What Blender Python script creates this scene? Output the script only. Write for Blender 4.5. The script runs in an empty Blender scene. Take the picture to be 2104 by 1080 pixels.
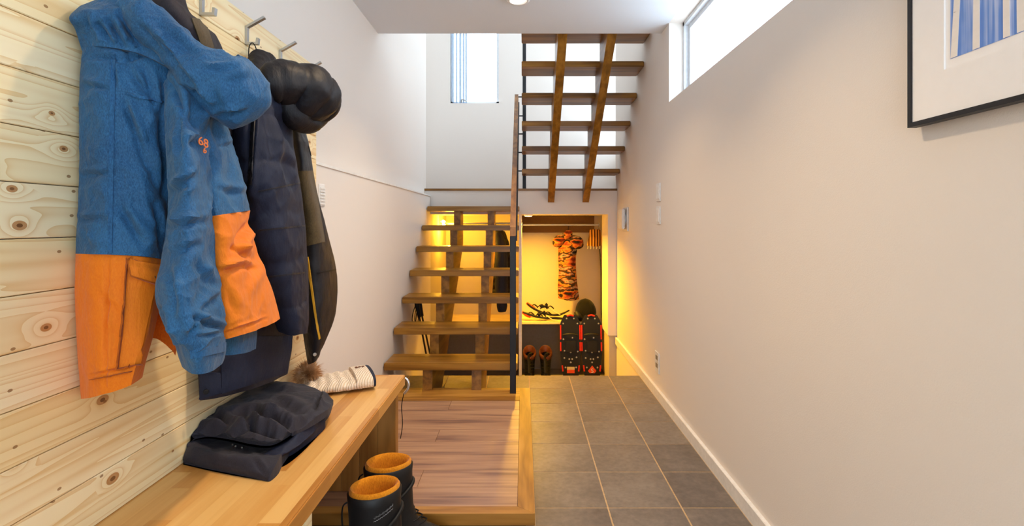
import bpy, bmesh, math, random
from mathutils import Vector, noise, Matrix
from mathutils.bvhtree import BVHTree

# ------------------------------------------------------------------ camera, sky, exposure
EYE = 1.142                       # eye height above the tiled floor
CX, CY, FP = 1075.0, 457.0, 1063.0  # principal point and focal length for 2104x1080
sc = bpy.context.scene
col = sc.collection
cam_d = bpy.data.cameras.new('camera'); cam = bpy.data.objects.new('camera', cam_d); col.objects.link(cam)
cam_d.sensor_width = 36.0; cam_d.lens = 36.0 * FP / 2104.0
cam_d.shift_x = -(CX - 1052.0) / 2104.0; cam_d.shift_y = -(540.0 - CY) / 2104.0
cam_d.clip_start = 0.02
cam.location = (0, 0, EYE); cam.rotation_euler = (math.pi / 2, 0, 0)
sc.camera = cam

world = bpy.data.worlds.new('overcast_sky'); sc.world = world; world.use_nodes = True
bg = world.node_tree.nodes['Background']
bg.inputs['Color'].default_value = (0.83, 0.92, 1.0, 1); bg.inputs['Strength'].default_value = 7.5

vs = sc.view_settings
vs.view_transform = 'Standard'; vs.look = 'None'; vs.gamma = 1.0; vs.use_curve_mapping = False
vs.exposure = -0.16
sc.cycles.max_bounces = 8; sc.cycles.diffuse_bounces = 5

def portal(name, loc, rot, sx, sy):
    l = bpy.data.lights.new(name, 'AREA'); l.shape = 'RECTANGLE'; l.size = sx; l.size_y = sy
    l.cycles.is_portal = True
    o = bpy.data.objects.new(name, l); col.objects.link(o); o.location = loc; o.rotation_euler = rot
    return o

# ------------------------------------------------------------------ helpers
def C(h, a=1.0):
    h = h.lstrip('#'); v = [int(h[i:i + 2], 16) / 255 for i in (0, 2, 4)]
    return tuple((c / 12.92 if c <= 0.04045 else ((c + 0.055) / 1.055) ** 2.4) for c in v) + (a,)

def W(px, py, X=None, Y=None, Z=None):
    """photo pixel -> point in the room, on the plane X, Y or Z = const"""
    dx, dz = (px - CX) / FP, -(py - CY) / FP
    if X is not None: Y = X / dx
    elif Z is not None: Y = (Z - EYE) / dz
    return Vector((dx * Y, Y, EYE + dz * Y))

class Mat:
    """small node-graph helper"""
    def __init__(s, name, rough=0.6, spec=0.3):
        s.m = bpy.data.materials.new(name); s.m.use_nodes = True
        s.t = s.m.node_tree; s.b = s.t.nodes['Principled BSDF']
        s.b.inputs['Roughness'].default_value = rough
        s.b.inputs['Specular IOR Level'].default_value = spec
    def n(s, typ, ins=None, **kw):
        nd = s.t.nodes.new('ShaderNode' + typ)
        for k, v in kw.items(): setattr(nd, k, v)
        for k, v in (ins or {}).items(): s.set(nd.inputs[k], v)
        return nd
    def set(s, sock, v):
        if isinstance(v, bpy.types.NodeSocket): s.t.links.new(v, sock)
        elif isinstance(v, bpy.types.Node): s.t.links.new(v.outputs[0], sock)
        else: sock.default_value = v
    def coord(s, scale=(1, 1, 1), jitter=0.0):
        c = s.n('TexCoord').outputs['Object']
        mp = s.n('VectorMath', {0: c, 1: scale}, operation='MULTIPLY').outputs[0]
        if jitter:
            r = s.n('ObjectInfo').outputs['Random']
            j = s.n('CombineXYZ', {0: s.math('MULTIPLY', r, jitter), 1: s.math('MULTIPLY', r, jitter * 2.7), 2: s.math('MULTIPLY', r, jitter * 1.3)})
            mp = s.n('VectorMath', {0: mp, 1: j.outputs[0]}, operation='ADD').outputs[0]
        return mp
    def math(s, op, a, b=0.0, c=0.0):
        nd = s.n('Math', operation=op); s.set(nd.inputs[0], a); s.set(nd.inputs[1], b)
        s.set(nd.inputs[2], c)
        return nd.outputs[0]
    def noise(s, vec, scale=5.0, detail=4.0, rough=0.55, dist=0.0):
        return s.n('TexNoise', {'Vector': vec, 'Scale': scale, 'Detail': detail, 'Roughness': rough, 'Distortion': dist}).outputs[0]
    def ramp(s, fac, stops, interp='LINEAR'):
        nd = s.n('ValToRGB', {0: fac}); cr = nd.color_ramp; cr.interpolation = interp
        while len(cr.elements) < len(stops): cr.elements.new(0.5)
        for e, (p, c) in zip(cr.elements, stops): e.position = p; e.color = c if len(c) == 4 else tuple(c) + (1,)
        return nd.outputs[0]
    def mix(s, fac, a, b, typ='MIX'):
        nd = s.n('Mix', data_type='RGBA', blend_type=typ)
        s.set(nd.inputs[0], fac); s.set(nd.inputs[6], a); s.set(nd.inputs[7], b)
        return nd.outputs[2]
    def base(s, c): s.set(s.b.inputs['Base Color'], c); return s
    def bump(s, h, strength=0.3, dist=0.01):
        bn = s.n('Bump', {'Height': h, 'Strength': strength, 'Distance': dist})
        s.set(s.b.inputs['Normal'], bn.outputs[0]); return s

def plain(name, hexc, rough=0.6, metal=0.0, spec=0.3, nscale=40, var=0.06):
    m = Mat(name, rough, spec); c = C(hexc)
    v = m.noise(m.coord(), nscale, 3)
    lo = tuple(x * (1 - var) for x in c[:3]) + (1,); hi = tuple(min(1, x * (1 + var)) for x in c[:3]) + (1,)
    m.base(m.ramp(v, [(0.3, lo), (0.7, hi)])); m.b.inputs['Metallic'].default_value = metal
    return m.m

def wallpaper(name, hexc):
    m = Mat(name, 0.85, 0.15); v = m.coord()
    c = C(hexc); n1 = m.noise(v, 260, 3, 0.6); n2 = m.noise(v, 3, 2)
    m.base(m.mix(m.math('MULTIPLY', n2, 0.12), c, tuple(x * 0.9 for x in c[:3]) + (1,)))
    m.bump(n1, 0.16, 0.004); return m.m

def wood(name, stops, along='X', fine=60, rings=7.0, width=9.0, length=1.1, jitter=31.0, rough=0.45, spec=0.35, dark=0.0):
    """plain-sawn grain: contour lines of a stretched noise, plus fine pores"""
    m = Mat(name, rough, spec)
    sc_ = {'X': (length, width, width), 'Y': (width, length, width), 'Z': (width, width, length)}[along]
    v = m.coord(sc_, jitter)
    n1 = m.noise(v, 1.0, 3, 0.5, 0.3)
    fr = m.math('PINGPONG', m.math('MULTIPLY', n1, rings), 1.0)
    sf = {'X': (2.5, fine, fine), 'Y': (fine, 2.5, fine), 'Z': (fine, fine, 2.5)}[along]
    pores = m.noise(m.coord(sf, jitter), 1.0, 4, 0.6)
    big = m.noise(v, 0.6, 2)
    f = m.math('ADD', m.math('MULTIPLY', fr, 0.45), m.math('MULTIPLY', pores, 0.35))
    f = m.math('ADD', f, m.math('MULTIPLY', big, 0.25))
    m.base(m.ramp(f, stops)); m.bump(pores, 0.08, 0.003)
    return m.m

def pine(name):
    m = Mat(name, 0.5, 0.3)
    v = m.coord((9.0, 0.34, 11.0), 37.0)
    k3 = m.n('SeparateXYZ', {0: m.coord((0.0, 6.6, 10.5), 53.0)})
    kv = m.n('CombineXYZ', {0: k3.outputs[1], 1: k3.outputs[2]}).outputs[0]
    vor = m.n('TexVoronoi', {'Vector': kv, 'Scale': 1.0, 'Randomness': 1.0}, voronoi_dimensions='2D')
    kd = vor.outputs['Distance']
    pick = m.n('SeparateColor', {0: vor.outputs['Color']}).outputs[0]
    on = m.math('GREATER_THAN', pick, 0.74)
    size = m.math('MULTIPLY_ADD', pick, 0.26, -0.15)
    halo = m.math('MULTIPLY', m.math('POWER', 2.718, m.math('MULTIPLY', m.math('MULTIPLY', kd, kd), -26.0)), m.math('MULTIPLY', on, 0.16))
    n1 = m.math('ADD', m.noise(v, 1.0, 2.5, 0.45, 0.2), halo)
    fr = m.math('FRACT', m.math('MULTIPLY', n1, 15.0))
    line = m.math('POWER', fr, 3.0)
    tone = m.noise(v, 0.5, 2)
    basec = m.ramp(tone, [(0.3, C('f3d9a2')), (0.7, C('fae8c0'))])
    c1 = m.mix(m.math('MULTIPLY', line, 0.6), basec, C('dcab62'))
    streak = m.noise(m.coord((20, 0.9, 34.0), 71.0), 1.0, 2)
    c1 = m.mix(m.ramp(streak, [(0.66, (0, 0, 0, 1)), (0.74, (0.55, 0.55, 0.55, 1))]), c1, C('dfae60'))
    kn = m.math('MULTIPLY', on, m.math('LESS_THAN', kd, size))
    c2 = m.mix(m.math('MULTIPLY', kn, 0.85), c1, C('b4783c'))
    kn2 = m.math('MULTIPLY', on, m.math('LESS_THAN', kd, m.math('MULTIPLY', size, 0.42)))
    c3 = m.mix(m.math('MULTIPLY', kn2, 0.85), c2, C('6e4420'))
    p3 = m.n('SeparateXYZ', {0: m.coord((0.0, 9.0, 15.0), 91.0)})
    pv = m.n('TexVoronoi', {'Vector': m.n('CombineXYZ', {0: p3.outputs[1], 1: p3.outputs[2]}).outputs[0], 'Scale': 1.0}, voronoi_dimensions='2D')
    pin = m.math('MULTIPLY', m.math('LESS_THAN', pv.outputs['Distance'], 0.04), m.math('GREATER_THAN', m.n('SeparateColor', {0: pv.outputs['Color']}).outputs[1], 0.55))
    c3 = m.mix(m.math('MULTIPLY', pin, 0.8), c3, C('8a5a2c'))
    m.base(c3); m.bump(line, 0.05, 0.002)
    return m.m

def cloth(name, ca, cb, rough=0.75, heather=420, wr=0.35, wscale=9.0, stretch=(1, 1, 0.45), spec=0.25, sheen=0.1):
    m = Mat(name, rough, spec)
    h = m.noise(m.coord((1, 1, 0.35)), heather, 2, 0.7)
    h2 = m.noise(m.coord((1, 1, 1)), 7, 3)
    f = m.math('ADD', m.math('MULTIPLY', h, 0.7), m.math('MULTIPLY', h2, 0.3))
    m.base(m.ramp(f, [(0.35, C(ca)), (0.65, C(cb))]))
    w = m.noise(m.coord(stretch), wscale, 4, 0.55, 0.6)
    hh = m.math('ADD', m.math('MULTIPLY', w, 1.2), m.math('MULTIPLY', h, 0.05))
    m.bump(hh, wr, 0.02)
    m.b.inputs['Sheen Weight'].default_value = sheen
    return m.m

def link(o, parent=None):
    col.objects.link(o)
    if parent is not None: o.parent = parent
    return o

def tag(o, label=None, cat=None, group=None, kind=None):
    if label: o['label'] = label
    if cat: o['category'] = cat
    if group: o['group'] = group
    if kind: o['kind'] = kind
    return o

def thing(name, label, cat, loc=(0, 0, 0), group=None):
    o = bpy.data.objects.new(name, None); o.empty_display_size = 0.05
    o.location = loc; link(o); bpy.context.view_layer.update()
    return tag(o, label, cat, group)

def mesh(name, verts, faces, mat, parent=None, smooth=False, fix=True):
    """verts are world positions; the object's origin is moved to the mesh's base centre"""
    vv = [Vector(v) for v in verts]
    c = Vector(((min(v.x for v in vv) + max(v.x for v in vv)) / 2, (min(v.y for v in vv) + max(v.y for v in vv)) / 2, min(v.z for v in vv)))
    me = bpy.data.meshes.new(name); me.from_pydata([tuple(v - c) for v in vv], [], faces)
    if fix:
        bm = bmesh.new(); bm.from_mesh(me)
        bmesh.ops.remove_doubles(bm, verts=bm.verts, dist=1e-6)
        bmesh.ops.recalc_face_normals(bm, faces=bm.faces); bm.to_mesh(me); bm.free()
    for m_ in (mat if isinstance(mat, (list, tuple)) else [mat]): me.materials.append(m_)
    if smooth:
        for p in me.polygons: p.use_smooth = True
        bm = bmesh.new(); bm.from_mesh(me)
        for e in bm.edges:
            if len(e.link_faces) == 2 and e.calc_face_angle(0.0) > 1.05: e.smooth = False
        bm.to_mesh(me); bm.free()
    me.update()
    o = bpy.data.objects.new(name, me)
    pw = Vector((0, 0, 0)); p = parent
    while p is not None: pw += p.location; p = p.parent
    o.location = c - pw
    return link(o, parent)

def world_loc(o):
    w = Vector((0, 0, 0))
    while o is not None: w += o.location; o = o.parent
    return w

BOXF = [(0, 1, 3, 2), (4, 6, 7, 5), (0, 4, 5, 1), (2, 3, 7, 6), (0, 2, 6, 4), (1, 5, 7, 3)]
def boxv(x0, x1, y0, y1, z0, z1):
    return [(x, y, z) for x in (x0, x1) for y in (y0, y1) for z in (z0, z1)]

def box(name, x0, x1, y0, y1, z0, z1, mat, parent=None, bevel=0.0, seg=1):
    o = mesh(name, boxv(x0, x1, y0, y1, z0, z1), BOXF, mat, parent)
    if bevel:
        bm = bmesh.new(); bm.from_mesh(o.data)
        bmesh.ops.bevel(bm, geom=bm.edges[:], offset=bevel, segments=seg, affect='EDGES', clamp_overlap=True)
        bm.to_mesh(o.data); bm.free()
    return o

def boxes(name, lst, mat, parent=None):
    vs_, fs = [], []
    for b in lst:
        k = len(vs_); vs_ += boxv(*b); fs += [tuple(i + k for i in f) for f in BOXF]
    o = mesh(name, vs_, fs, mat, parent, fix=False)
    bm = bmesh.new(); bm.from_mesh(o.data); bmesh.ops.recalc_face_normals(bm, faces=bm.faces); bm.to_mesh(o.data); bm.free()
    return o

def holed(name, axis, pos0, pos1, a0, a1, z0, z1, holes, mat, parent=None):
    """a wall slab with rectangular openings; axis 'X' = the slab is thin in X, runs along Y"""
    aa = sorted({a0, a1, *[h[0] for h in holes], *[h[1] for h in holes]})
    zz = sorted({z0, z1, *[h[2] for h in holes], *[h[3] for h in holes]})
    lst = []
    for i in range(len(aa) - 1):
        run = None
        for j in range(len(zz) - 1):
            am, zm = (aa[i] + aa[i + 1]) / 2, (zz[j] + zz[j + 1]) / 2
            if any(h[0] < am < h[1] and h[2] < zm < h[3] for h in holes):
                run = None; continue
            if run: run[1] = zz[j + 1]
            else:
                run = [zz[j], zz[j + 1], i]; lst.append(run)
    out = []
    for r in lst:
        i = r[2]
        out.append((pos0, pos1, aa[i], aa[i + 1], r[0], r[1]) if axis == 'X' else (aa[i], aa[i + 1], pos0, pos1, r[0], r[1]))
    return boxes(name, out, mat, parent)

def prism_x(name, poly, x0, x1, mat, parent=None):
    """polygon in (Y, Z), extruded from x0 to x1"""
    n = len(poly)
    v = [(x0, y, z) for y, z in poly] + [(x1, y, z) for y, z in poly]
    f = [tuple(range(n)), tuple(range(2 * n - 1, n - 1, -1))] + [(i, (i + 1) % n, n + (i + 1) % n, n + i) for i in range(n)]
    return mesh(name, v, f, mat, parent)

def cr(p0, p1, p2, p3, t):
    return 0.5 * ((2 * p1) + (p2 - p0) * t + (2 * p0 - 5 * p1 + 4 * p2 - p3) * t * t + (3 * p1 - p0 - 3 * p2 + p3) * t ** 3)

def resample(pts, n, closed=False):
    m = len(pts); out = []
    for k in range(n):
        s = k / n * m if closed else k / (n - 1) * (m - 1)
        i = int(s) if closed else min(int(s), m - 2); t = s - i
        if closed: q = [pts[(i + d) % m] for d in (-1, 0, 1, 2)]
        else: q = [pts[max(i - 1, 0)], pts[i], pts[i + 1], pts[min(i + 2, m - 1)]]
        out.append(cr(*q, t))
    return out

def rings(name, rr, mat, parent=None, cap=True, smooth=True, closed=True):
    """loft a list of rings (lists of points of equal length)"""
    n = len(rr[0]); v = [p for r in rr for p in r]; f = []
    for i in range(len(rr) - 1):
        for j in range(n if closed else n - 1):
            f.append((i * n + j, i * n + (j + 1) % n, (i + 1) * n + (j + 1) % n, (i + 1) * n + j))
    if cap and closed:
        f.append(tuple(range(n))); f.append(tuple(range(len(rr) * n - 1, (len(rr) - 1) * n - 1, -1)))
    return mesh(name, v, f, mat, parent, smooth)

def tube(name, path, rad, mat, parent=None, n=8, res=1, flat=1.0):
    """tube along points; rad number or list; flat squashes the second axis"""
    path = [Vector(p) for p in path]
    rad = rad if isinstance(rad, (list, tuple)) else [rad] * len(path)
    if res > 1:
        k = (len(path) - 1) * res + 1
        rad = [v.x for v in resample([Vector((r, 0, 0)) for r in rad], k)]; path = resample(path, k)
    rr = []; up = None
    for i, p in enumerate(path):
        d = (path[min(i + 1, len(path) - 1)] - path[max(i - 1, 0)]).normalized()
        if up is None: up = d.orthogonal().normalized()
        up = (up - d * up.dot(d)).normalized(); sd = d.cross(up)
        rr.append([p + up * math.cos(a) * rad[i] + sd * math.sin(a) * rad[i] * flat for a in (2 * math.pi * j / n for j in range(n))])
    return rings(name, rr, mat, parent)

def disc(name, c, axis, r0, prof, mat, parent=None, n=24, smooth=False):
    """surface of revolution about an axis through c; prof: list of (radius, offset along axis)"""
    ax = Vector(axis).normalized(); u = ax.orthogonal().normalized(); w = ax.cross(u); c = Vector(c)
    rr = [[c + ax * h + (u * math.cos(a) + w * math.sin(a)) * max(r, 1e-4) for a in (2 * math.pi * j / n for j in range(n))] for r, h in prof]
    return rings(name, rr, mat, parent, smooth=smooth)

def wrinkle(p, amp, seed, scale=(9, 9, 3)):
    q = Vector((p.x * scale[0] + seed, p.y * scale[1] + seed * 1.7, p.z * scale[2]))
    a = noise.noise(q) + 0.5 * noise.noise(q * 2.1 + Vector((3, 1, 7)))
    d = Vector((p.y * 7 + p.z * 11 + seed, p.x * 6, p.z * 5 - p.y * 9))
    b = 1 - 2 * abs(noise.noise(d))
    d2 = Vector((p.y * 9 - p.z * 14 - seed, p.x * 9, p.z * 6 + p.y * 6))
    b2 = 1 - 2 * abs(noise.noise(d2))
    d3 = Vector((p.y * 19 + p.z * 26 + seed, p.x * 20, p.z * 12 - p.y * 20)); b3 = 1 - 2 * abs(noise.noise(d3))
    return amp * (0.8 * a + 0.5 * b ** 3 + 0.45 * b2 ** 3 + 0.22 * b3 ** 3)

def pix(p):
    return (CX + p.x / p.y * FP, CY - (p.z - EYE) / p.y * FP)

def creases(p, strokes):
    """sculpted folds: strokes of (x0, y0, x1, y1, depth in m, half width in px) traced on the cloth"""
    if not strokes: return 0.0
    x, y = pix(p); d = 0.0
    for x0, y0, x1, y1, dep, wd in strokes:
        ex, ey = x1 - x0, y1 - y0; L2 = ex * ex + ey * ey
        t = max(0.0, min(1.0, ((x - x0) * ex + (y - y0) * ey) / L2))
        qx, qy = x - x0 - ex * t, y - y0 - ey * t; r2 = (qx * qx + qy * qy) / (wd * wd)
        if r2 < 9:
            taper = 0.35 + 0.65 * math.sin(math.pi * min(0.95, max(0.05, t)))
            s = (qx * ey - qy * ex) / math.sqrt(L2) / wd
            d += -1.4 * dep * taper * (math.exp(-r2) - 0.75 * math.exp(-(s - 1.5) ** 2 - max(0.0, r2 - s * s)))
    return d

def garment(name, rows, mat, parent, mode='X', thick=0.1, away=(-0.5, 0.85, 0), amp=0.006, seed=1.0, m=56, n=40, quilt=None, xmin=-0.846, wscale=(9, 9, 3), smooth=True, strokes=None):
    """a full cloth volume: control rows of (px, py, plane) -> smooth front, rounded back"""
    ctrl = [resample([W(p[0], p[1], **{mode: p[2]}) for p in r], n) for r in rows]
    cols = [resample([c[j] for c in ctrl], m) for j in range(n)]
    grid = [[cols[j][i] for j in range(n)] for i in range(m)]
    aw = Vector(away).normalized()
    nrm = [[None] * n for _ in range(m)]
    for i in range(m):
        for j in range(n):
            du = grid[i][min(j + 1, n - 1)] - grid[i][max(j - 1, 0)]
            dv = grid[min(i + 1, m - 1)][j] - grid[max(i - 1, 0)][j]
            k = du.cross(dv)
            k = k.normalized() if k.length > 1e-9 else -aw
            nrm[i][j] = k if k.dot(aw) < 0 else -k
    out = []
    for i in range(m):
        fr, bk = [], []
        for j in range(n):
            u, v = j / (n - 1), i / (m - 1)
            p = grid[i][j]; edge = min(1.0, 6 * min(u, 1 - u) + 0.15)
            d = wrinkle(p, amp, seed, wscale) * edge
            if quilt: d += quilt[1] * (abs(math.sin(math.pi * (p.z + 0.25 * quilt[0] * noise.noise(p * 6)) / quilt[0])) ** 0.5) * edge
            d += creases(p, strokes) * min(1.0, edge + 0.3)
            fr.append(p + nrm[i][j] * d)
            t = thick * (max(0.0, math.sin(math.pi * u)) ** 0.5 * 0.92 + 0.08)
            q = p + aw * t
            if xmin is not None and q.x < xmin: q.x = xmin
            bk.append(q)
        out.append(fr + bk[::-1])
    N = 2 * n; v = [p for r in out for p in r]; f = []
    for i in range(m - 1):
        for j in range(N): f.append((i * N + j, i * N + (j + 1) % N, (i + 1) * N + (j + 1) % N, (i + 1) * N + j))
    for i in (0, m - 1):
        for j in range(n - 1): f.append((i * N + j, i * N + j + 1, i * N + N - 2 - j, i * N + N - 1 - j))
    return mesh(name, v, f, mat, parent, smooth)

def blob_tube(name, pts, mat, parent, mode='X', amp=0.004, seed=2.0, n=28, res=8, depth=1.0, quilt=None, cap=True, strokes=None):
    """soft tube: pts = (px, py, plane, radius_px); depth squashes it front to back"""
    path = [W(p[0], p[1], **{mode: p[2]}) for p in pts]
    rad = [p[3] * q.y / FP for p, q in zip(pts, path)]
    k = (len(path) - 1) * res + 1
    rad = [v.x for v in resample([Vector((r, 0, 0)) for r in rad], k)]; path = resample(path, k)
    rr = []
    for i, p in enumerate(path):
        d = (path[min(i + 1, k - 1)] - path[max(i - 1, 0)]).normalized()
        view = (p - Vector((0, 0, EYE))).normalized()
        sd = d.cross(view).normalized(); up = sd.cross(d).normalized()
        ring = []
        for j in range(n):
            a = 2 * math.pi * j / n
            o = sd * math.cos(a) * rad[i] + up * math.sin(a) * rad[i] * depth
            q = p + o; e = wrinkle(q, amp, seed, (14, 14, 10))
            if quilt: e += quilt[1] * abs(math.sin(math.pi * i / quilt[0])) ** 0.5
            if strokes and o.normalized().dot(view) < 0.1: e += creases(q, strokes)
            ring.append(q + o.normalized() * e)
        rr.append(ring)
    return rings(name, rr, mat, parent)

def caster(objs):
    vs_, fs = [], []
    for o in objs:
        k = len(vs_); w = world_loc(o)
        vs_ += [v.co + w for v in o.data.vertices]; fs += [[i + k for i in p.vertices] for p in o.data.polygons]
    return BVHTree.FromPolygons(vs_, fs)

def hit(tree, px, py):
    o = Vector((0, 0, EYE)); d = (W(px, py, Y=1.0) - o).normalized()
    h = tree.ray_cast(o, d)
    return (h[0], h[1]) if h[0] is not None else None

def patch(name, quad, tree, mat, parent, off=0.004, n=8, m=8, base=0.003):
    """a sewn-on piece that follows the garment: quad of 4 pixel corners (tl, tr, br, bl)"""
    tl, tr, br, bl = [Vector((p[0], p[1], 0)) for p in quad]
    top, bot = [], []; last = None
    for i in range(m):
        for j in range(n):
            u, v = j / (n - 1), i / (m - 1)
            q = (tl * (1 - u) + tr * u) * (1 - v) + (bl * (1 - u) + br * u) * v
            h = hit(tree, q.x, q.y) or last
            if h is None: h = (W(q.x, q.y, X=-0.7), Vector((0.6, -0.8, 0)))
            last = h; nr = h[1]
            if nr.dot(h[0] - Vector((0, 0, EYE))) > 0: nr = -nr
            top.append(h[0] + nr * off); bot.append(h[0] - nr * base)
    k = n * m; f = []
    for i in range(m - 1):
        for j in range(n - 1):
            a = i * n + j; f += [(a, a + 1, a + n + 1, a + n), (k + a, k + a + n, k + a + n + 1, k + a + 1)]
    rim = [j for j in range(n)] + [i * n + n - 1 for i in range(1, m)] + [(m - 1) * n + j for j in range(n - 2, -1, -1)] + [i * n for i in range(m - 2, 0, -1)]
    for a, b in zip(rim, rim[1:] + rim[:1]): f.append((a, b, b + k, a + k))
    return mesh(name, top + bot, f, mat, parent, True)

def lettering(name, text, size, origin, right, up, mat, parent, depth=0.0008):
    cu = bpy.data.curves.new(name, 'FONT'); cu.body = text; cu.size = size; cu.extrude = depth
    cu.align_x = 'CENTER'; cu.align_y = 'CENTER'
    t = bpy.data.objects.new(name, cu); col.objects.link(t)
    bpy.context.view_layer.update()
    me = bpy.data.meshes.new_from_object(t.evaluated_get(bpy.context.evaluated_depsgraph_get()))
    bpy.data.objects.remove(t)
    r, u = Vector(right).normalized(), Vector(up).normalized(); w = r.cross(u)
    v = [Vector(origin) + r * p.co.x + u * p.co.y + w * p.co.z for p in me.vertices]
    f = [tuple(p.vertices) for p in me.polygons]
    bpy.data.meshes.remove(me)
    return mesh(name, v, f, mat, parent, fix=False)

# ------------------------------------------------------------------ materials
M = {}
M['wall'] = wallpaper('wall_paper_white', 'ece4dc')
M['ceil'] = wallpaper('ceiling_paper', 'e0e4ea')
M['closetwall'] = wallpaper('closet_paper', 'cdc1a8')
M['greypanel'] = plain('grey_panel', '8d857c', 0.7)
M['concrete'] = plain('concrete', '77716a', 0.85, nscale=9, var=0.12)
M['white'] = plain('white_paint', 'efece8', 0.45)
M['plastic'] = plain('white_plastic', 'ecebe9', 0.35)
M['winframe'] = plain('window_frame_white', 'dfe3e8', 0.4)
M['grout'] = plain('grout_tan', 'c0a27c', 0.9, nscale=80, var=0.15)
M['steel'] = plain('brushed_steel', 'b9bbbd', 0.35, 0.9)
M['chrome'] = plain('polished_metal', 'd8d8d8', 0.18, 1.0)
M['black'] = plain('black_steel', '17161a', 0.45, 0.0, 0.4)
M['rubber'] = plain('black_rubber', '121214', 0.55)
M['oakedge'] = wood('oak_trim', [(0.2, C('7d4f1c')), (0.5, C('a8742f')), (0.8, C('c08d46'))], 'X', jitter=17)
M['oakedge_y'] = wood('oak_trim_lengthwise', [(0.2, C('7d4f1c')), (0.5, C('a8742f')), (0.8, C('c08d46'))], 'Y', jitter=17)
M['tread'] = wood('stained_tread', [(0.2, C('64400f')), (0.5, C('8b5d1c')), (0.85, C('a87830'))], 'X', rings=5, width=14, jitter=23, rough=0.32)
M['beam'] = wood('stained_beam', [(0.2, C('613d0f')), (0.5, C('87591b')), (0.85, C('a3722c'))], 'Y', rings=5, width=14, jitter=23, rough=0.4)
M['floorboard'] = wood('walnut_floor', [(0.40, C('4a312b')), (0.54, C('735142')), (0.66, C('9c7459')), (0.80, C('b58c6a'))], 'X', rings=1.9, width=15, length=1.2, jitter=61, rough=0.35, fine=90)
M['pine'] = pine('knotty_pine')
M['paleboard'] = wood('pale_shelf', [(0.2, C('d8bd86')), (0.8, C('ecd8a6'))], 'X', jitter=9)

def butcher(name):
    m = Mat(name, 0.32, 0.4)
    c = m.n('TexCoord').outputs['Object']
    # staves run along Y, 42 mm wide and about 0.5 m long
    x = m.n('SeparateXYZ', {0: c})
    colid = m.math('FLOOR', m.math('DIVIDE', x.outputs[0], 0.045))
    off = m.n('TexWhiteNoise', {'W': colid}, noise_dimensions='1D').outputs[0]
    row = m.math('FLOOR', m.math('ADD', m.math('DIVIDE', x.outputs[1], 0.42), m.math('MULTIPLY', off, 7.0)))
    idv = m.n('CombineXYZ', {0: colid, 1: row, 2: 0.0})
    rnd = m.n('TexWhiteNoise', {'Vector': idv.outputs[0]}, noise_dimensions='3D').outputs[0]
    jit = m.n('VectorMath', {0: idv.outputs[0], 1: (7.3, 3.1, 1.0)}, operation='MULTIPLY').outputs[0]
    v = m.n('VectorMath', {0: m.coord((14, 1.3, 14)), 1: jit}, operation='ADD').outputs[0]
    g = m.noise(v, 1.0, 4, 0.55, 0.4)
    pores = m.noise(m.coord((90, 3.5, 90)), 1.0, 4, 0.6)
    f = m.math('ADD', m.math('MULTIPLY', rnd, 0.5), m.math('ADD', m.math('MULTIPLY', g, 0.38), m.math('MULTIPLY', pores, 0.25)))
    m.base(m.ramp(f, [(0.25, C('a56a2a')), (0.5, C('c88d45')), (0.8, C('dfb06a'))])); m.bump(pores, 0.05, 0.002)
    return m.m
M['bench'] = butcher('oak_butcher_block')
M['benchdark'] = wood('oak_panel', [(0.2, C('8f5f28')), (0.8, C('c08a48'))], 'Z', jitter=13)

def tile_mat(name):
    m = Mat(name, 0.42, 0.35); v = m.coord((1, 1, 1), 23.0)
    n1 = m.noise(v, 5, 5, 0.6); n2 = m.noise(v, 40, 3, 0.6)
    r = m.n('ObjectInfo').outputs['Random']
    f = m.math('ADD', m.math('MULTIPLY', n1, 0.55), m.math('ADD', m.math('MULTIPLY', n2, 0.3), m.math('MULTIPLY', r, 0.14)))
    m.base(m.ramp(f, [(0.3, C('615852')), (0.5, C('786e66')), (0.7, C('8d8278'))])); m.bump(n2, 0.05, 0.002)
    return m.m
M['tile'] = tile_mat('slate_grey_tile')

def glass_mat(name):
    m = bpy.data.materials.new(name); m.use_nodes = True; t = m.node_tree
    for nd in list(t.nodes): t.nodes.remove(nd)
    o = t.nodes.new('ShaderNodeOutputMaterial'); mx = t.nodes.new('ShaderNodeMixShader')
    tr = t.nodes.new('ShaderNodeBsdfTransparent'); gl = t.nodes.new('ShaderNodeBsdfGlossy')
    tr.inputs[0].default_value = (0.93, 0.97, 1.0, 1); gl.inputs['Roughness'].default_value = 0.02; mx.inputs[0].default_value = 0.06
    t.links.new(tr.outputs[0], mx.inputs[1]); t.links.new(gl.outputs[0], mx.inputs[2]); t.links.new(mx.outputs[0], o.inputs[0])
    return m
M['glass'] = glass_mat('window_glass')

def glow(name, c, s):
    m = Mat(name); m.b.inputs['Emission Color'].default_value = c; m.b.inputs['Emission Strength'].default_value = s
    m.base(c); return m.m
M['lamp'] = glow('warm_lamp', (1.0, 0.66, 0.22, 1), 14.0)
M['lamp2'] = glow('soft_lamp', (1.0, 0.93, 0.82, 1), 1.6)

# ------------------------------------------------------------------ the room
XR, XL, XLU = 0.885, -0.87, -0.93      # right wall, lower left wall, upper left wall
ZC = EYE + 1.21                        # ceiling of the entry
ZT = 5.0                               # ceiling of the stairwell
YC = 3.315                             # where the entry ceiling ends
YL, ZL = 4.88, EYE + 0.32              # landing edge and height
YB = 5.85                              # back wall
YE = -1.7                              # entrance wall behind the camera
YT = 3.87                              # where the tiles end above the lower closet floor
ZP = -0.50                             # closet floor
S = lambda o: tag(o, kind='structure')

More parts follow.
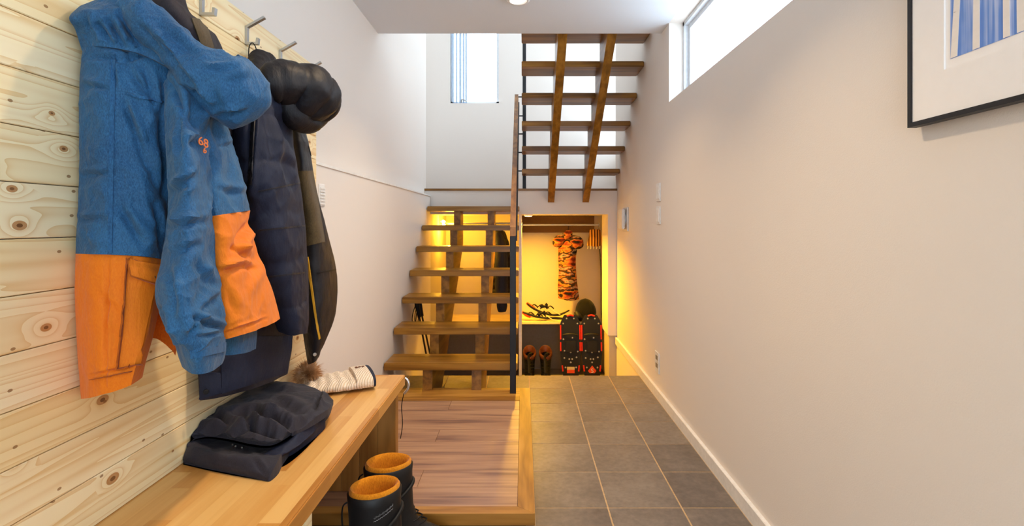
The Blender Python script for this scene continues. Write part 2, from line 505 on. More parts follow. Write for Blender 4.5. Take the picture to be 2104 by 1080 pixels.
WZ0, WZ1 = EYE + 0.731, ZC
S(holed('wall_right', 'X', XR, XR + 0.19, YE, 4.95, ZP - 0.1, ZT, [(-1.2, 3.141, WZ0, WZ1), (0.6, 3.1, 3.3, 4.5), (3.9, 4.6, 3.2, 4.5)], M['wall']))
S(box('wall_left', XLU - 0.15, XLU, YE, 4.95, ZP - 0.1, ZT, M['wall']))
wl = S(box('wall_left_lower', XLU, XL, YE, 4.86, ZP, EYE + 0.25, M['wall']))
box('ledge_cap', XLU, XL + 0.006, YE, 4.862, EYE + 0.244, EYE + 0.256, M['white'], wl)
S(holed('wall_back', 'Y', YB, YB + 0.18, -1.3, 1.3, ZP - 0.1, ZT, [(-0.825, -0.275, EYE + 1.348, 4.2)], M['wall']))
S(box('wall_landing_left', -1.3, -1.15, 4.95, YB, ZL - 0.25, ZT, M['wall']))
S(holed('wall_landing_right', 'X', 1.1, 1.3, 4.95, YB, ZL - 0.25, ZT, [(5.0, 5.78, 1.9, 4.8)], M['wall']))
S(box('wall_return_left', -1.3, XLU - 0.15, 4.8, 4.95, ZL - 0.25, ZT, M['wall']))
S(box('wall_return_right', XR + 0.19, 1.3, 4.8, 4.95, ZL - 0.25, ZT, M['wall']))
S(holed('wall_front', 'Y', YE - 0.15, YE, -1.1, 1.1, ZP, ZT, [(-0.45, 0.75, 0.02, 2.2), (-0.7, 0.7, 3.3, 4.5)], M['wall']))
S(box('ceiling', XLU, XR, YE, YC, ZC, ZC + 0.3, M['ceil']))
S(box('ceiling_stairwell', -1.3, 1.3, YE, YB + 0.1, ZT, ZT + 0.1, M['ceil']))

# added glazed entrance door, unseen behind the camera, to light the entry
d = S(box('added_door_1', -0.45, -0.40, YE - 0.09, YE - 0.04, 0.02, 2.2, M['white']))
box('door_stile', 0.70, 0.75, YE - 0.09, YE - 0.04, 0.02, 2.2, M['white'], d)
box('door_rail', -0.40, 0.70, YE - 0.09, YE - 0.04, 0.02, 0.20, M['white'], d)
box('door_rail', -0.40, 0.70, YE - 0.09, YE - 0.04, 2.12, 2.2, M['white'], d)
box('glass_pane', -0.40, 0.70, YE - 0.07, YE - 0.06, 0.20, 2.12, M['glass'], d)
portal('door_daylight', (0.15, YE - 0.05, 1.16), (math.pi / 2, 0, 0), 1.1, 1.92)

# clerestory window in the right wall
w1 = S(boxes('window_1', [(XR + 0.085, XR + 0.125, -1.2, 3.141, WZ0, WZ0 + 0.022), (XR + 0.085, XR + 0.125, -1.2, 3.141, WZ1 - 0.022, WZ1),
                          (XR + 0.085, XR + 0.125, 3.119, 3.141, WZ0, WZ1), (XR + 0.085, XR + 0.125, -1.2, -1.178, WZ0, WZ1)], M['winframe']))
for y0, y1 in ((-1.178, 0.25), (0.25, 1.68), (1.68, 3.119)):
    s = boxes('window_sash', [(XR + 0.11, XR + 0.145, y0, y1, WZ0 + 0.022, WZ0 + 0.052), (XR + 0.11, XR + 0.145, y0, y1, WZ1 - 0.052, WZ1 - 0.022),
                              (XR + 0.11, XR + 0.145, y0, y0 + 0.035, WZ0 + 0.052, WZ1 - 0.052), (XR + 0.11, XR + 0.145, y1 - 0.035, y1, WZ0 + 0.052, WZ1 - 0.052)], M['winframe'], w1)
    box('pane', XR + 0.125, XR + 0.131, y0 + 0.035, y1 - 0.035, WZ0 + 0.052, WZ1 - 0.052, M['glass'], s)
portal('clerestory_daylight', (XR + 0.16, 0.97, (WZ0 + WZ1) / 2), (0, math.pi / 2, 0), WZ1 - WZ0, 4.34)

# stairwell windows: the tall one seen above the landing; others unseen, added for daylight
def window(name, x0, x1, y, z0, z1, bars):
    w = S(boxes(name, [(x0, x1, y, y + 0.05, z0, z0 + 0.03), (x0, x1, y, y + 0.05, z1 - 0.03, z1), (x0, x0 + 0.03, y, y + 0.05, z0, z1), (x1 - 0.03, x1, y, y + 0.05, z0, z1)], M['winframe']))
    box('pane', x0 + 0.03, x1 - 0.03, y + 0.02, y + 0.026, z0 + 0.03, z1 - 0.03, M['glass'], w)
    return w
w2 = window('window_2', -0.825, -0.275, YB + 0.06, EYE + 1.348, 4.2, 0)
for k, (a, b) in enumerate(((930, 933), (937, 940), (944, 948), (951, 954.5), (956, 959.5))):
    xa, xb = [(p - CX) * (YB + 0.03) / FP for p in (a, b)]
    box('casement_stile', xa, xb, YB - 0.002 + 0.006 * k, YB + 0.05, EYE + 1.36, 4.18, plain('casement_stile_blue', 'b7cbe2', 0.5), w2)  # upright stiles of the open casement frame
tube('crank_handle', [(-0.70, YB + 0.02, EYE + 1.36), (-0.695, YB - 0.01, EYE + 1.385), (-0.66, YB - 0.015, EYE + 1.38), (-0.635, YB - 0.015, EYE + 1.362)], 0.008, M['steel'], w2, res=3)
portal('landing_daylight', (-0.55, YB + 0.12, (EYE + 1.348 + 4.2) / 2), (-math.pi / 2, 0, 0), 0.55, 4.2 - EYE - 1.348)
w3 = S(boxes('added_window_3', [(XR + 0.1, XR + 0.15, 0.6, 0.64, 3.3, 4.5), (XR + 0.1, XR + 0.15, 3.06, 3.1, 3.3, 4.5), (XR + 0.1, XR + 0.15, 0.6, 3.1, 3.3, 3.34), (XR + 0.1, XR + 0.15, 0.6, 3.1, 4.46, 4.5)], M['winframe']))  # unseen upper-floor window added to light the stairwell
box('pane', XR + 0.12, XR + 0.126, 0.64, 3.06, 3.34, 4.46, M['glass'], w3)
portal('upper_daylight', (XR + 0.16, 1.85, 3.9), (0, math.pi / 2, 0), 1.2, 2.5)
for nm, xx, ya, yb, za, zb in (('added_window_5', XR + 0.1, 3.9, 4.6, 3.2, 4.5), ('added_window_6', 1.2, 5.0, 5.78, 1.9, 4.8)):  # unseen side windows, added to brighten stairwell and back wall
    ww = S(boxes(nm, [(xx, xx + 0.05, ya, ya + 0.04, za, zb), (xx, xx + 0.05, yb - 0.04, yb, za, zb), (xx, xx + 0.05, ya, yb, za, za + 0.04), (xx, xx + 0.05, ya, yb, zb - 0.04, zb)], M['winframe']))
    box('pane', xx + 0.02, xx + 0.026, ya + 0.04, yb - 0.04, za + 0.04, zb - 0.04, M['glass'], ww)
    portal('stairwell_daylight', (xx + 0.06, (ya + yb) / 2, (za + zb) / 2), (0, math.pi / 2, 0), zb - za, yb - ya)
w4 = window('added_window_4', -0.7, 0.7, YE - 0.1, 3.3, 4.5, 0)  # unseen front window upstairs, another added daylight source
portal('upper_front_daylight', (0, YE - 0.12, 3.9), (math.pi / 2, 0, 0), 1.4, 1.2)

# tiled floor: grout bed and the tiles one by one
fl = S(boxes('floor', [(XL, XR, YE, YT - 0.002, -0.06, -0.0014), (XL, XR, YT - 0.05, YT - 0.002, ZP, -0.06)], M['grout']))
tx = [XL, -0.848, -0.552, -0.256, 0.044, 0.340, 0.636, XR - 0.018]
ty = [3.865 - 0.2985 * k for k in range(20)][::-1]
shared = {}
g = 0.0033
for i in range(len(tx) - 1):
    for j in range(len(ty) - 1):
        x0, x1, y0, y1 = tx[i] + g, tx[i + 1] - g, ty[j] + g, ty[j + 1] - g
        if tx[i + 1] < 0.05 and y0 > 1.95 and y1 < 3.2: continue      # under the wooden platform
        if tx[i + 1] < -0.2 and y1 < 0.6: continue                    # below the frame, under the bench
        if y1 < -0.4: continue
        key = (round(x1 - x0, 4))
        if key in shared:
            o = bpy.data.objects.new('tile', shared[key]); o.location = Vector(((x0 + x1) / 2, (y0 + y1) / 2, -0.012)) - fl.location; link(o, fl)
        else:
            o = box('tile', x0, x1, y0, y1, -0.012, 0.0, M['tile'], fl, bevel=0.0007); shared[key] = o.data
S(box('floor_closet', XL, XR, YT - 0.05, YB, ZP - 0.08, ZP, M['concrete']))
S(box('baseboard_right', XR - 0.018, XR, YE, 4.92, -0.005, 0.062, M['white'], bevel=0.003))

# landing slab and its nosing
lz = S(box('floor_landing', -1.15, 1.1, YL, YB, EYE + 0.078, ZL - 0.02, M['wall']))
box('nosing', -0.937, 0.893, YL - 0.012, YL + 0.03, ZL - 0.02, ZL, M['tread'], lz)
box('landing_board', -1.15, 1.1, YL + 0.03, YB, ZL - 0.02, ZL, M['tread'], lz)

# closet under the landing
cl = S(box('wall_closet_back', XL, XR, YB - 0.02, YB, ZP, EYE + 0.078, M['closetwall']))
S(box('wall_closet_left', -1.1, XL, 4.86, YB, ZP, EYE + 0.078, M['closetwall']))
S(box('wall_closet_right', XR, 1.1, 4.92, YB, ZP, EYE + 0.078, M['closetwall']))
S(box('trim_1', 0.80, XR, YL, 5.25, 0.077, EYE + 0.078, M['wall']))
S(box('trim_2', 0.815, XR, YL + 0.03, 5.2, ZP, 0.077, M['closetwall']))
dv = box('closet_divider', -0.042, -0.014, 4.96, YB - 0.02, ZP, EYE + 0.078, M['white']); tag(dv, 'white upright panel dividing the lit closet under the landing', 'divider')
sh = thing('closet_shelf', 'pale shelf board in the closet carrying the jumbled ice cleats', 'shelf', (0.2, 5.6, 0.08))
box('board', -0.014, 0.80, 5.39, YB - 0.02, 0.083, 0.108, M['paleboard'], sh, bevel=0.002)
sh2 = thing('closet_shelf', 'pale shelf board seen through the open stair treads', 'shelf', (-0.4, 5.6, 0.08))
box('board', XL, -0.042, 5.39, YB - 0.02, 0.083, 0.108, M['paleboard'], sh2, bevel=0.002)
for o, a, b in ((sh, -0.014, 0.80), (sh2, XL, -0.042)):
    box('back_panel', a, b, YB - 0.035, YB - 0.02, ZP, 0.083, M['greypanel'], o)

# ------------------------------------------------------------------ lamps
def lamp_light(name, loc, power, colr, size, rot=(0, 0, 0), spread=math.pi, kind='AREA', parent=None):
    l = bpy.data.lights.new(name, kind); l.energy = power; l.color = colr
    if kind == 'AREA': l.shape = 'DISK'; l.size = size; l.spread = spread
    else: l.shadow_soft_size = size
    o = bpy.data.objects.new(name, l); col.objects.link(o); o.location = loc; o.rotation_euler = rot
    return o

def downlight(x, y, z, label, power, colr, r=0.064, lampmat='lamp2'):
    t = thing('downlight', label, 'ceiling light', (x, y, z))
    disc('rim', (x, y, z), (0, 0, -1), r, [(r, -0.002), (r, 0.006), (r * 0.86, 0.014), (r * 0.74, 0.012), (r * 0.7, 0.002), (0.001, 0.002)], M['plastic'], t, smooth=True)
    disc('lens', (x, y, z), (0, 0, -1), r, [(r * 0.68, 0.003), (r * 0.6, 0.009), (0.001, 0.011)], M[lampmat], t, smooth=True)
    lamp_light('downlight_beam', (x, y, z - 0.022), power, colr, r * 1.2, spread=2.0)
    return t
WARM = (1.0, 0.74, 0.46)
downlight(-0.027, 2.80, ZC, 'round white ceiling light over the entry hall', 8.0, WARM)
downlight(-0.027, 1.45, ZC, 'round white ceiling light further out, above the bench', 11.0, WARM)

# warm closet spots
t = thing('closet_spot', 'small glowing spot lamp on the closet side wall behind the treads', 'lamp', (XL, 5.36, 1.05))
disc('mount', (XL, 5.36, 1.14), (1, 0, 0), 0.02, [(0.025, 0.0), (0.025, 0.012), (0.008, 0.016), (0.008, 0.03)], M['white'], t)
disc('bulb', (XL + 0.045, 5.36, 1.14), (0.3, 0, -1), 0.02, [(0.008, -0.03), (0.022, -0.012), (0.026, 0.008), (0.016, 0.024), (0.001, 0.03)], M['lamp'], t, smooth=True)
lamp_light('closet_spot_glow', (XL + 0.12, 5.33, 1.09), 22.0, (1.0, 0.50, 0.03), 0.03, kind='POINT')
t = thing('closet_puck_light', 'flat glowing puck light under the landing beside the divider', 'lamp', (0.05, 5.0, 1.2))
disc('body', (0.05, 5.02, EYE + 0.078), (0, 0, -1), 0.04, [(0.045, 0), (0.045, 0.010), (0.038, 0.014), (0.001, 0.014)], M['white'], t)
disc('diffuser', (0.05, 5.02, EYE + 0.078), (0, 0, -1), 0.04, [(0.036, 0.0145), (0.03, 0.019), (0.001, 0.02)], M['lamp'], t, smooth=True)
lamp_light('closet_puck_glow', (0.05, 5.02, EYE + 0.05), 48.0, (1.0, 0.50, 0.03), 0.07, spread=2.7)

# ------------------------------------------------------------------ raised wooden platform
ZPL = 0.10
pl = thing('entry_platform', 'raised platform of striped walnut boards framed in golden oak', 'platform', (-0.4, 2.5, 0))
boxes('base', [(XL + 0.002, 0.01, 1.90, 3.24, 0.001, 0.058)], M['rubber'], pl)
y0, y1, nb = 1.90, 3.03, 8
for k in range(nb):
    a = y0 + (y1 - y0) * k / nb; b = y0 + (y1 - y0) * (k + 1) / nb
    if k % 3 == 1:
        box('floor_board', XL + 0.003, -0.42, a + 0.001, b - 0.001, 0.06, ZPL - 0.001, M['floorboard'], pl, bevel=0.0012)
        box('floor_board', -0.419, -0.021, a + 0.001, b - 0.001, 0.06, ZPL - 0.001, M['floorboard'], pl, bevel=0.0012)
    else:
        box('floor_board', XL + 0.003, -0.021, a + 0.001, b - 0.001, 0.06, ZPL - 0.001, M['floorboard'], pl, bevel=0.0012)
# mitred oak frame
fz0, fz1 = 0.058, ZPL + 0.001
def frame_piece(poly, mat):
    n = len(poly); v = [(x, y, fz0) for x, y in poly] + [(x, y, fz1) for x, y in poly]
    f = [tuple(range(n)), tuple(range(n, 2 * n))] + [(i, (i + 1) % n, n + (i + 1) % n, n + i) for i in range(n)]
    return mesh('frame_board', v, f, mat, pl)
frame_piece([(XL + 0.003, 1.852), (0.042, 1.852), (-0.0205, 1.8995), (XL + 0.003, 1.8995)], M['oakedge'])
frame_piece([(0.042, 1.8525), (0.042, 3.26), (-0.0205, 3.26), (-0.0205, 1.9005)], M['oakedge_y'])
frame_piece([(XL + 0.003, 3.031), (-0.021, 3.031), (-0.021, 3.26), (XL + 0.003, 3.26)], M['oakedge'])

# ------------------------------------------------------------------ lower staircase
st = thing('staircase', 'lower open-tread wooden staircase rising from the platform to the landing', 'stairs', (-0.45, 3.9, ZPL))
RUN, RISE = 0.241, 0.1695
for i in range(7):
    yf, zt = 3.2 + RUN * i, 0.272 + RISE * i
    box('tread', XL + 0.008, -0.035, yf, yf + 0.235, zt - 0.045, zt, M['tread'], st, bevel=0.004, seg=2)
prof = [(3.215, ZPL + 0.0015)]
for i in range(7):
    yf, zb = 3.2 + RUN * i, 0.272 + RISE * i - 0.0455
    prof += [(yf + 0.03, zb), (yf + RUN + 0.03, zb)]
prof[-1] = (YL - 0.002, prof[-1][1])
prof += [(YL - 0.002, 0.93), (3.62, ZPL - 0.098), (3.262, ZPL - 0.098), (3.262, ZPL + 0.0015)]
for xa in (-0.626, -0.321):
    prism_x('stringer', prof, xa, xa + 0.06, M['beam'], st)

# upper staircase, coming back towards the camera
su = thing('staircase', 'upper open-tread wooden flight with two beams seen from below', 'stairs', (0.45, 4.2, ZL))
for k in range(7):
    yn, zt = 4.72 - 0.236 * k, EYE + 0.491 + 0.172 * k
    if k == 6: break
    box('tread', -0.012, XR - 0.003, yn, yn + 0.25, zt - 0.042, zt, M['tread'], su, bevel=0.004, seg=2)
slope = 0.172 / 0.236
for xa in (0.232, 0.558):
    zt0 = EYE + 0.491 - 0.0425
    p = [(YL - 0.013, EYE + 0.19), (YL - 0.013, zt0 - 0.02)]
    for k in range(6):
        yn, zb = 4.72 - 0.236 * k, zt0 + 0.172 * k
        p += [(yn + 0.236 - 0.001 * 0, zb), (yn, zb)] if k else [(YL - 0.013, zb), (yn, zb)]
    p += [(YC + 0.02, zt0 + 0.172 * 5 + 0.10), (YC + 0.02, EYE + 0.19 + slope * (YL - YC - 0.033))]
    prism_x('stringer', p, xa, xa + 0.06, M['beam'], su)

# ------------------------------------------------------------------ railing
ra = thing('stair_railing', 'black steel stair post with sloping wooden handrail beside the lower stairs', 'railing', (-0.06, 3.15, ZPL))
box('post', -0.081, -0.044, 3.150, 3.172, ZPL + 0.001, 1.06, M['black'], ra, bevel=0.002)
sl = RISE / RUN
railwood = wood('handrail_wood', [(0.2, C('6a4426')), (0.8, C('a87440'))], 'Y', jitter=5)
prism_x('handrail', [(3.135, 1.06), (3.135, 1.115), (4.9, 1.115 + sl * 1.765), (4.9, 1.06 + sl * 1.765)], -0.080, -0.046, railwood, ra)
prism_x('rail_bar', [(3.17, 1.03), (3.17, 1.066), (4.9, 1.066 + sl * 1.73), (4.9, 1.03 + sl * 1.73)], -0.046, -0.036, M['black'], ra)
lp = thing('landing_post', 'tall black steel post on the landing with short horizontal rods', 'post', (0.01, 4.93, ZL))
box('post', -0.006, 0.028, 4.98, 5.01, ZL + 0.001, 3.3, M['black'], lp, bevel=0.002)
box('side_post', -0.066, -0.046, 4.98, 5.00, ZL + 0.001, 2.36, M['black'], lp, bevel=0.002)
for py in (199, 238, 275, 313, 351):
    z = EYE + (457 - py) * 4.99 / FP
    tube('rod', [(-0.06, 4.99, z), (-0.0, 4.99, z)], 0.007, M['black'], lp, n=10)

# ------------------------------------------------------------------ pine cladding, bench, hooks
XP = -0.85
ZB = 0.54
pp = thing('pine_cladding', 'knotty pale pine wall cladding of horizontal boards behind the coats', 'wall panel', (XP, 1.1, 0))
for k in range(-6, 7):
    z0 = EYE - 0.0277 + 0.0953 * k
    box('plank', XP - 0.0135, XP, -0.35, 2.126, z0 + 0.0012 if k > -6 else ZB + 0.0003, z0 + 0.0953 - 0.0004, M['pine'], pp, bevel=0.0016)

ZB = 0.54
be = thing('bench', 'long oak butcher-block bench along the pine wall', 'bench', (-0.65, 1.1, 0))
box('top', XP - 0.013, -0.468, -0.35, 2.05, ZB - 0.043, ZB, M['bench'], be, bevel=0.003, seg=2)
nstave = 5
for k in range(nstave):
    xa = XP + 0.004 + (0.352) * k / nstave; xb = XP + 0.004 + 0.352 * (k + 1) / nstave
    box('end_board', xa + 0.0006, xb - 0.0006, 2.005, 2.047, ZPL + 0.0015, ZB - 0.0435, M['benchdark'], be)
box('support_panel', XP + 0.004, -0.49, 1.165, 1.2, 0.001, ZB - 0.0435, M['pine'], be)
box('back_board', XP + 0.004, XP + 0.02, 1.2, 2.0, 0.14, ZB - 0.0435, M['benchdark'], be)
hk = tube('bench_hook', [(-0.50, 2.047, 0.50), (-0.50, 2.075, 0.495), (-0.478, 2.085, 0.515), (-0.462, 2.085, 0.50), (-0.463, 2.083, 0.475), (-0.478, 2.08, 0.455)], 0.005, M['chrome'], None, res=4)
tag(hk, 'small bent chrome hook on the end of the bench', 'hook')
cd = tube('hanging_cord', [(-0.482, 2.09, 0.452), (-0.492, 2.092, 0.40), (-0.488, 2.092, 0.33), (-0.496, 2.09, 0.27)], 0.0018, M['rubber'], None, res=4, n=5)
tag(cd, 'thin dark cord hanging below the bench hook', 'cord')

def strip(path, w, th, mat, name, parent=None):
    """flat bar bent in the X-Z plane: path of (x, z), width along Y"""
    y, pts = w[0], [Vector((p[0], 0, p[1])) for p in path]
    rr = []
    for i, p in enumerate(pts):
        a = (p - pts[i - 1]).normalized() if i else None; b = (pts[i + 1] - p).normalized() if i < len(pts) - 1 else None
        d_ = ((a or b) + (b or a)).normalized(); nn = Vector((-d_.z, 0, d_.x))
        k = th / 2 / max(0.5, abs(nn.dot(Vector((-(a or b).z, 0, (a or b).x)))))
        rr.append([Vector((q.x, yy, q.z)) for q, yy in ((p + nn * k, y - w[1]), (p + nn * k, y + w[1]), (p - nn * k, y + w[1]), (p - nn * k, y - w[1]))])
    return rings(name, rr, mat, parent, smooth=False)
hooklabels = ['silver coat hook holding the blue and orange ski jacket', 'silver coat hook above the dark padded coat, next to the blue jacket',
              'silver coat hook with the navy long coat hanging by its loop', 'silver coat hook just above the black hood of the navy coat',
              'silver coat hook at the far end of the pine boards, by the white wall']
for lab, y in zip(hooklabels, (1.142, 1.363, 1.585, 1.804, 2.028)):
    zt = EYE + 0.598
    h = strip([(XP + 0.058, zt + 0.030), (XP + 0.004, zt), (XP + 0.0035, zt - 0.05), (XP + 0.036, zt - 0.05), (XP + 0.038, zt - 0.034)], (y, 0.006), 0.007, M['steel'], 'coat_hook')
    tag(h, lab, 'coat hook', 'silver coat hooks on the pine boards')

# ------------------------------------------------------------------ things on the right wall
def plate(label, px0, px1, py0, py1, kind):
    ya, yb = XR * FP / (px1 - CX), XR * FP / (px0 - CX); ym = (ya + yb) / 2
    z0, z1 = EYE - (py1 - CY) * ym / FP, EYE - (py0 - CY) * ym / FP
    t = thing('wall_switch' if kind == 'switch' else 'wall_outlet', label, 'switch' if kind == 'switch' else 'outlet', (XR, ym, z0))
    box('cover', XR - 0.007, XR, ya, yb, z0, z1, M['plastic'], t, bevel=0.003, seg=2)
    if kind == 'switch':
        box('rocker', XR - 0.0105, XR - 0.0068, ya + 0.022, yb - 0.022, z0 + 0.018, z1 - 0.018, M['white'], t, bevel=0.001)
    else:
        for f in (0.25, 0.62):
            box('socket', XR - 0.0085, XR - 0.0068, ya + 0.025, yb - 0.025, z0 + (z1 - z0) * f, z0 + (z1 - z0) * (f + 0.2), M['greypanel'], t)
    return t
plate('white light switch, upper of two on the beige wall', 1350, 1358, 376, 414, 'switch')
plate('white light switch, lower of two on the beige wall', 1350, 1358, 423, 461, 'switch')
plate('white wall outlet low on the beige wall above the baseboard', 1347.5, 1355.5, 722, 765, 'outlet')
t = thing('wall_vent', 'square white vent cover on the beige wall beside the closet', 'vent', (XR, 4.45, EYE - 0.06))
box('backplate', XR - 0.012, XR, 4.34, 4.56, EYE - 0.075, EYE + 0.13, M['plastic'], t, bevel=0.004)
box('cover', XR - 0.052, XR - 0.028, 4.36, 4.54, EYE - 0.055, EYE + 0.115, M['plastic'], t, bevel=0.006, seg=2)
disc('duct', (XR - 0.029, 4.45, EYE + 0.03), (1, 0, 0), 0.06, [(0.055, 0.0), (0.055, 0.018)], M['plastic'], t)
# louvred plate on the left wall
t = thing('wall_plate', 'narrow white louvred plate on the left wall beside the coats', 'vent', (XL, 2.22, 1.24))
yv = 0.87 * FP / (CX - 660); zv0, zv1 = EYE + (457 - 424) * yv / FP, EYE + (457 - 378) * yv / FP
box('plate', XL, XL + 0.005, yv - 0.03, yv + 0.03, zv0, zv1, M['plastic'], t, bevel=0.002)
for k in range(6):
    zz = zv0 + 0.008 + (zv1 - zv0 - 0.016) * k / 6
    box('louvre', XL + 0.0045, XL + 0.010, yv - 0.024, yv + 0.024, zz, zz + 0.006, M['plastic'], t)

# framed birch print
XF = 0.86
fr = thing('framed_picture', 'black framed print of white birch trunks on blue with a wide white mat', 'picture', (XR, 0.8, EYE + 0.21))
fy0, fy1, fz0_, fz1_ = 0.42, 1.153, EYE + 0.2105, EYE + 0.2105 + 0.62
bw = 0.010
boxes('frame', [(XF - 0.004, XF + 0.016, fy0, fy0 + bw, fz0_, fz1_), (XF - 0.004, XF + 0.016, fy1 - bw, fy1, fz0_, fz1_), (XF - 0.004, XF + 0.016, fy0 + bw, fy1 - bw, fz0_, fz0_ + bw), (XF - 0.004, XF + 0.016, fy0 + bw, fy1 - bw, fz1_ - bw, fz1_)], M['black'], fr)
matm = plain('picture_mat', 'f7f3f0', 0.7, var=0.01)
py0_, py1_, pz0_, pz1_ = fy0 + 0.107, 1.046, EYE + 0.33, fz1_ - 0.11
mt = boxes('mat_board', [(XF + 0.0, XF + 0.004, fy0 + bw, py0_ - 0.012, fz0_ + bw, fz1_ - bw), (XF, XF + 0.004, py1_ + 0.012, fy1 - bw, fz0_ + bw, fz1_ - bw),
                    (XF, XF + 0.004, py0_ - 0.012, py1_ + 0.012, fz0_ + bw, pz0_ - 0.018), (XF, XF + 0.004, py0_ - 0.012, py1_ + 0.012, pz1_ + 0.012, fz1_ - bw)], matm, fr)
box('paper', XF + 0.004, XF + 0.006, fy0 + bw, fy1 - bw, fz0_ + bw, fz1_ - bw, matm, fr)
def print_mat():
    m = Mat('birch_print_blue', 0.6, 0.2)
    v = m.coord((1, 60, 1.6)); n1 = m.noise(v, 1.0, 3, 0.6); n2 = m.noise(m.coord((1, 7, 5)), 1.0, 3)
    f = m.math('ADD', m.math('MULTIPLY', n1, 0.75), m.math('MULTIPLY', n2, 0.35))
    m.base(m.ramp(f, [(0.36, C('3a68c4')), (0.56, C('6f95dc')), (0.66, C('b9c8ee')), (0.8, C('e6e6f2'))])); return m.m
pr = box('print', XF + 0.0034, XF + 0.004, py0_, py1_, pz0_, pz1_, print_mat(), fr)
def birch_mat():
    m = Mat('birch_bark', 0.7, 0.2)
    n = m.noise(m.coord((1, 30, 95)), 1.0, 2, 0.5)
    m.base(m.ramp(n, [(0.2, C('f4ece4')), (0.69, C('efe6de')), (0.72, C('5a4a44'))])); return m.m
bk = birch_mat()
rng = random.Random(4)
for ytop, ybot, wd, low in ((1.0227, 1.0365, 0.008, 0.0), (0.984, 0.9855, 0.0075, 0.012), (0.926, 0.9235, 0.0065, 0.02), (0.900, 0.897, 0.007, 0.01), (0.86, 0.855, 0.010, 0), (0.80, 0.806, 0.007, 0.01), (0.74, 0.735, 0.011, 0), (0.67, 0.672, 0.007, 0.01), (0.61, 0.60, 0.010, 0)):
    zt_, zb_ = pz1_ - 0.001, pz0_ + 0.001 + 0 * low
    # the leaning line is measured at eye-level slope: extend to the whole print height
    k = (ytop - ybot) / 0.125; yt = ybot + k * (zt_ - zb_) * 0.6
    v = [(x, yb_ + s * w_, z) for x in (XF + 0.0026, XF + 0.0033) for (yb_, w_, z) in ((ybot, wd, zb_), (yt, wd * 0.7, zt_)) for s in (-1, 1)]
    mesh('birch_trunk', v, [(0, 1, 3, 2), (4, 6, 7, 5), (0, 4, 5, 1), (2, 3, 7, 6), (0, 2, 6, 4), (1, 5, 7, 3)], bk, pr)

# ------------------------------------------------------------------ coats on the hooks
M['blue'] = cloth('heather_blue_shell', '183f66', '2d648f', 0.7, 600, 0.5, 22)
M['orange'] = cloth('orange_shell', 'd86c0a', 'e07a10', 0.7, 500, 0.35, 16)
M['orangedark'] = cloth('orange_lining', 'c25a08', 'd8700f', 0.8)
M['navy'] = cloth('navy_padded', '14192c', '1c2238', 0.7, 500, 0.25, 20, spec=0.3, sheen=0.0)
M['blackpuff'] = cloth('black_padded', '100f14', '1c191f', 0.55, 500, 0.3, 18, spec=0.35, sheen=0.0)
M['browndark'] = cloth('dark_plum_padded', '1b171e', '2a232b', 0.65, 500, 0.25, 18, spec=0.3, sheen=0.0)
M['olive'] = cloth('olive_panel', '3c301c', '574629', 0.7)
M['yellow'] = plain('yellow_zip', 'd9a02c', 0.5)
M['seam_blue'] = cloth('blue_seam', '173f69', '2b628f', 0.8)
M['cord'] = plain('black_cord', '0e0e10', 0.6)

# blue and orange ski jacket
j = thing('ski_jacket', 'blue and orange ski jacket with drooping hood, nearest on the pine wall', 'jacket', (-0.75, 1.05, 0.8))
lp_rows = [
    [(176, 66, -.832), (205, 60, -.80), (240, 62, -.775), (275, 72, -.755), (305, 88, -.735), (342, 108, -.70)],
    [(166, 150, -.838), (200, 152, -.795), (235, 155, -.765), (270, 158, -.742), (305, 160, -.72), (346, 165, -.70)],
    [(163, 235, -.838), (200, 237, -.79), (238, 238, -.76), (274, 240, -.735), (305, 240, -.715), (344, 240, -.70)],
    [(163, 335, -.838), (200, 335, -.787), (238, 336, -.755), (274, 338, -.73), (308, 340, -.712), (346, 340, -.705)],
    [(160, 430, -.838), (197, 431, -.785), (235, 432, -.752), (272, 434, -.728), (306, 436, -.71), (343, 438, -.705)],
    [(156, 521, -.838), (194, 522, -.783), (232, 523, -.75), (268, 525, -.725), (300, 528, -.708), (332, 532, -.705)]]
up = garment('front_panel', lp_rows, M['blue'], j, thick=0.11, away=(-0.25, 0.95, 0), amp=0.011, seed=3.1, m=120, n=64, strokes=[
    (262, 122, 300, 114, .009, 7), (251, 89, 272, 120, .010, 7), (200, 120, 262, 128, .007, 8), (258, 215, 283, 285, .009, 8), (283, 285, 300, 345, .006, 8), (180, 176, 228, 186, .006, 6),
    (335, 175, 337, 400, .012, 9), (172, 360, 230, 354, .005, 6), (164, 452, 214, 448, .006, 6), (251, 430, 290, 497, .009, 9), (300, 300, 318, 380, .007, 9), (178, 470, 186, 505, .004, 6),
    (300, 150, 322, 235, .008, 9), (270, 150, 300, 190, .006, 6), (315, 420, 330, 500, .008, 8), (232, 130, 240, 180, .004, 5)])
lo_rows = [lp_rows[-1],
    [(154, 600, -.838), (190, 602, -.782), (226, 603, -.75), (260, 604, -.725), (290, 604, -.71), (319, 603, -.70)],
    [(158, 700, -.838), (190, 702, -.782), (220, 702, -.752), (250, 700, -.728), (275, 697, -.712), (298, 693, -.70)],
    [(163, 770, -.836), (189, 772, -.785), (213, 770, -.755), (237, 766, -.735), (259, 761, -.72), (278, 757, -.705)],
    [(167, 819, -.834), (189, 816, -.788), (211, 810, -.76), (232, 805, -.742), (252, 798, -.728), (269, 791, -.715)]]
lo = garment('hem_panel', lo_rows, M['orange'], j, thick=0.10, away=(-0.25, 0.95, 0), amp=0.0035, seed=5.2, m=90, n=60, strokes=[(222, 530, 216, 790, .004, 5), (200, 600, 240, 640, .003, 10), (188, 770, 270, 752, .003, 3)])
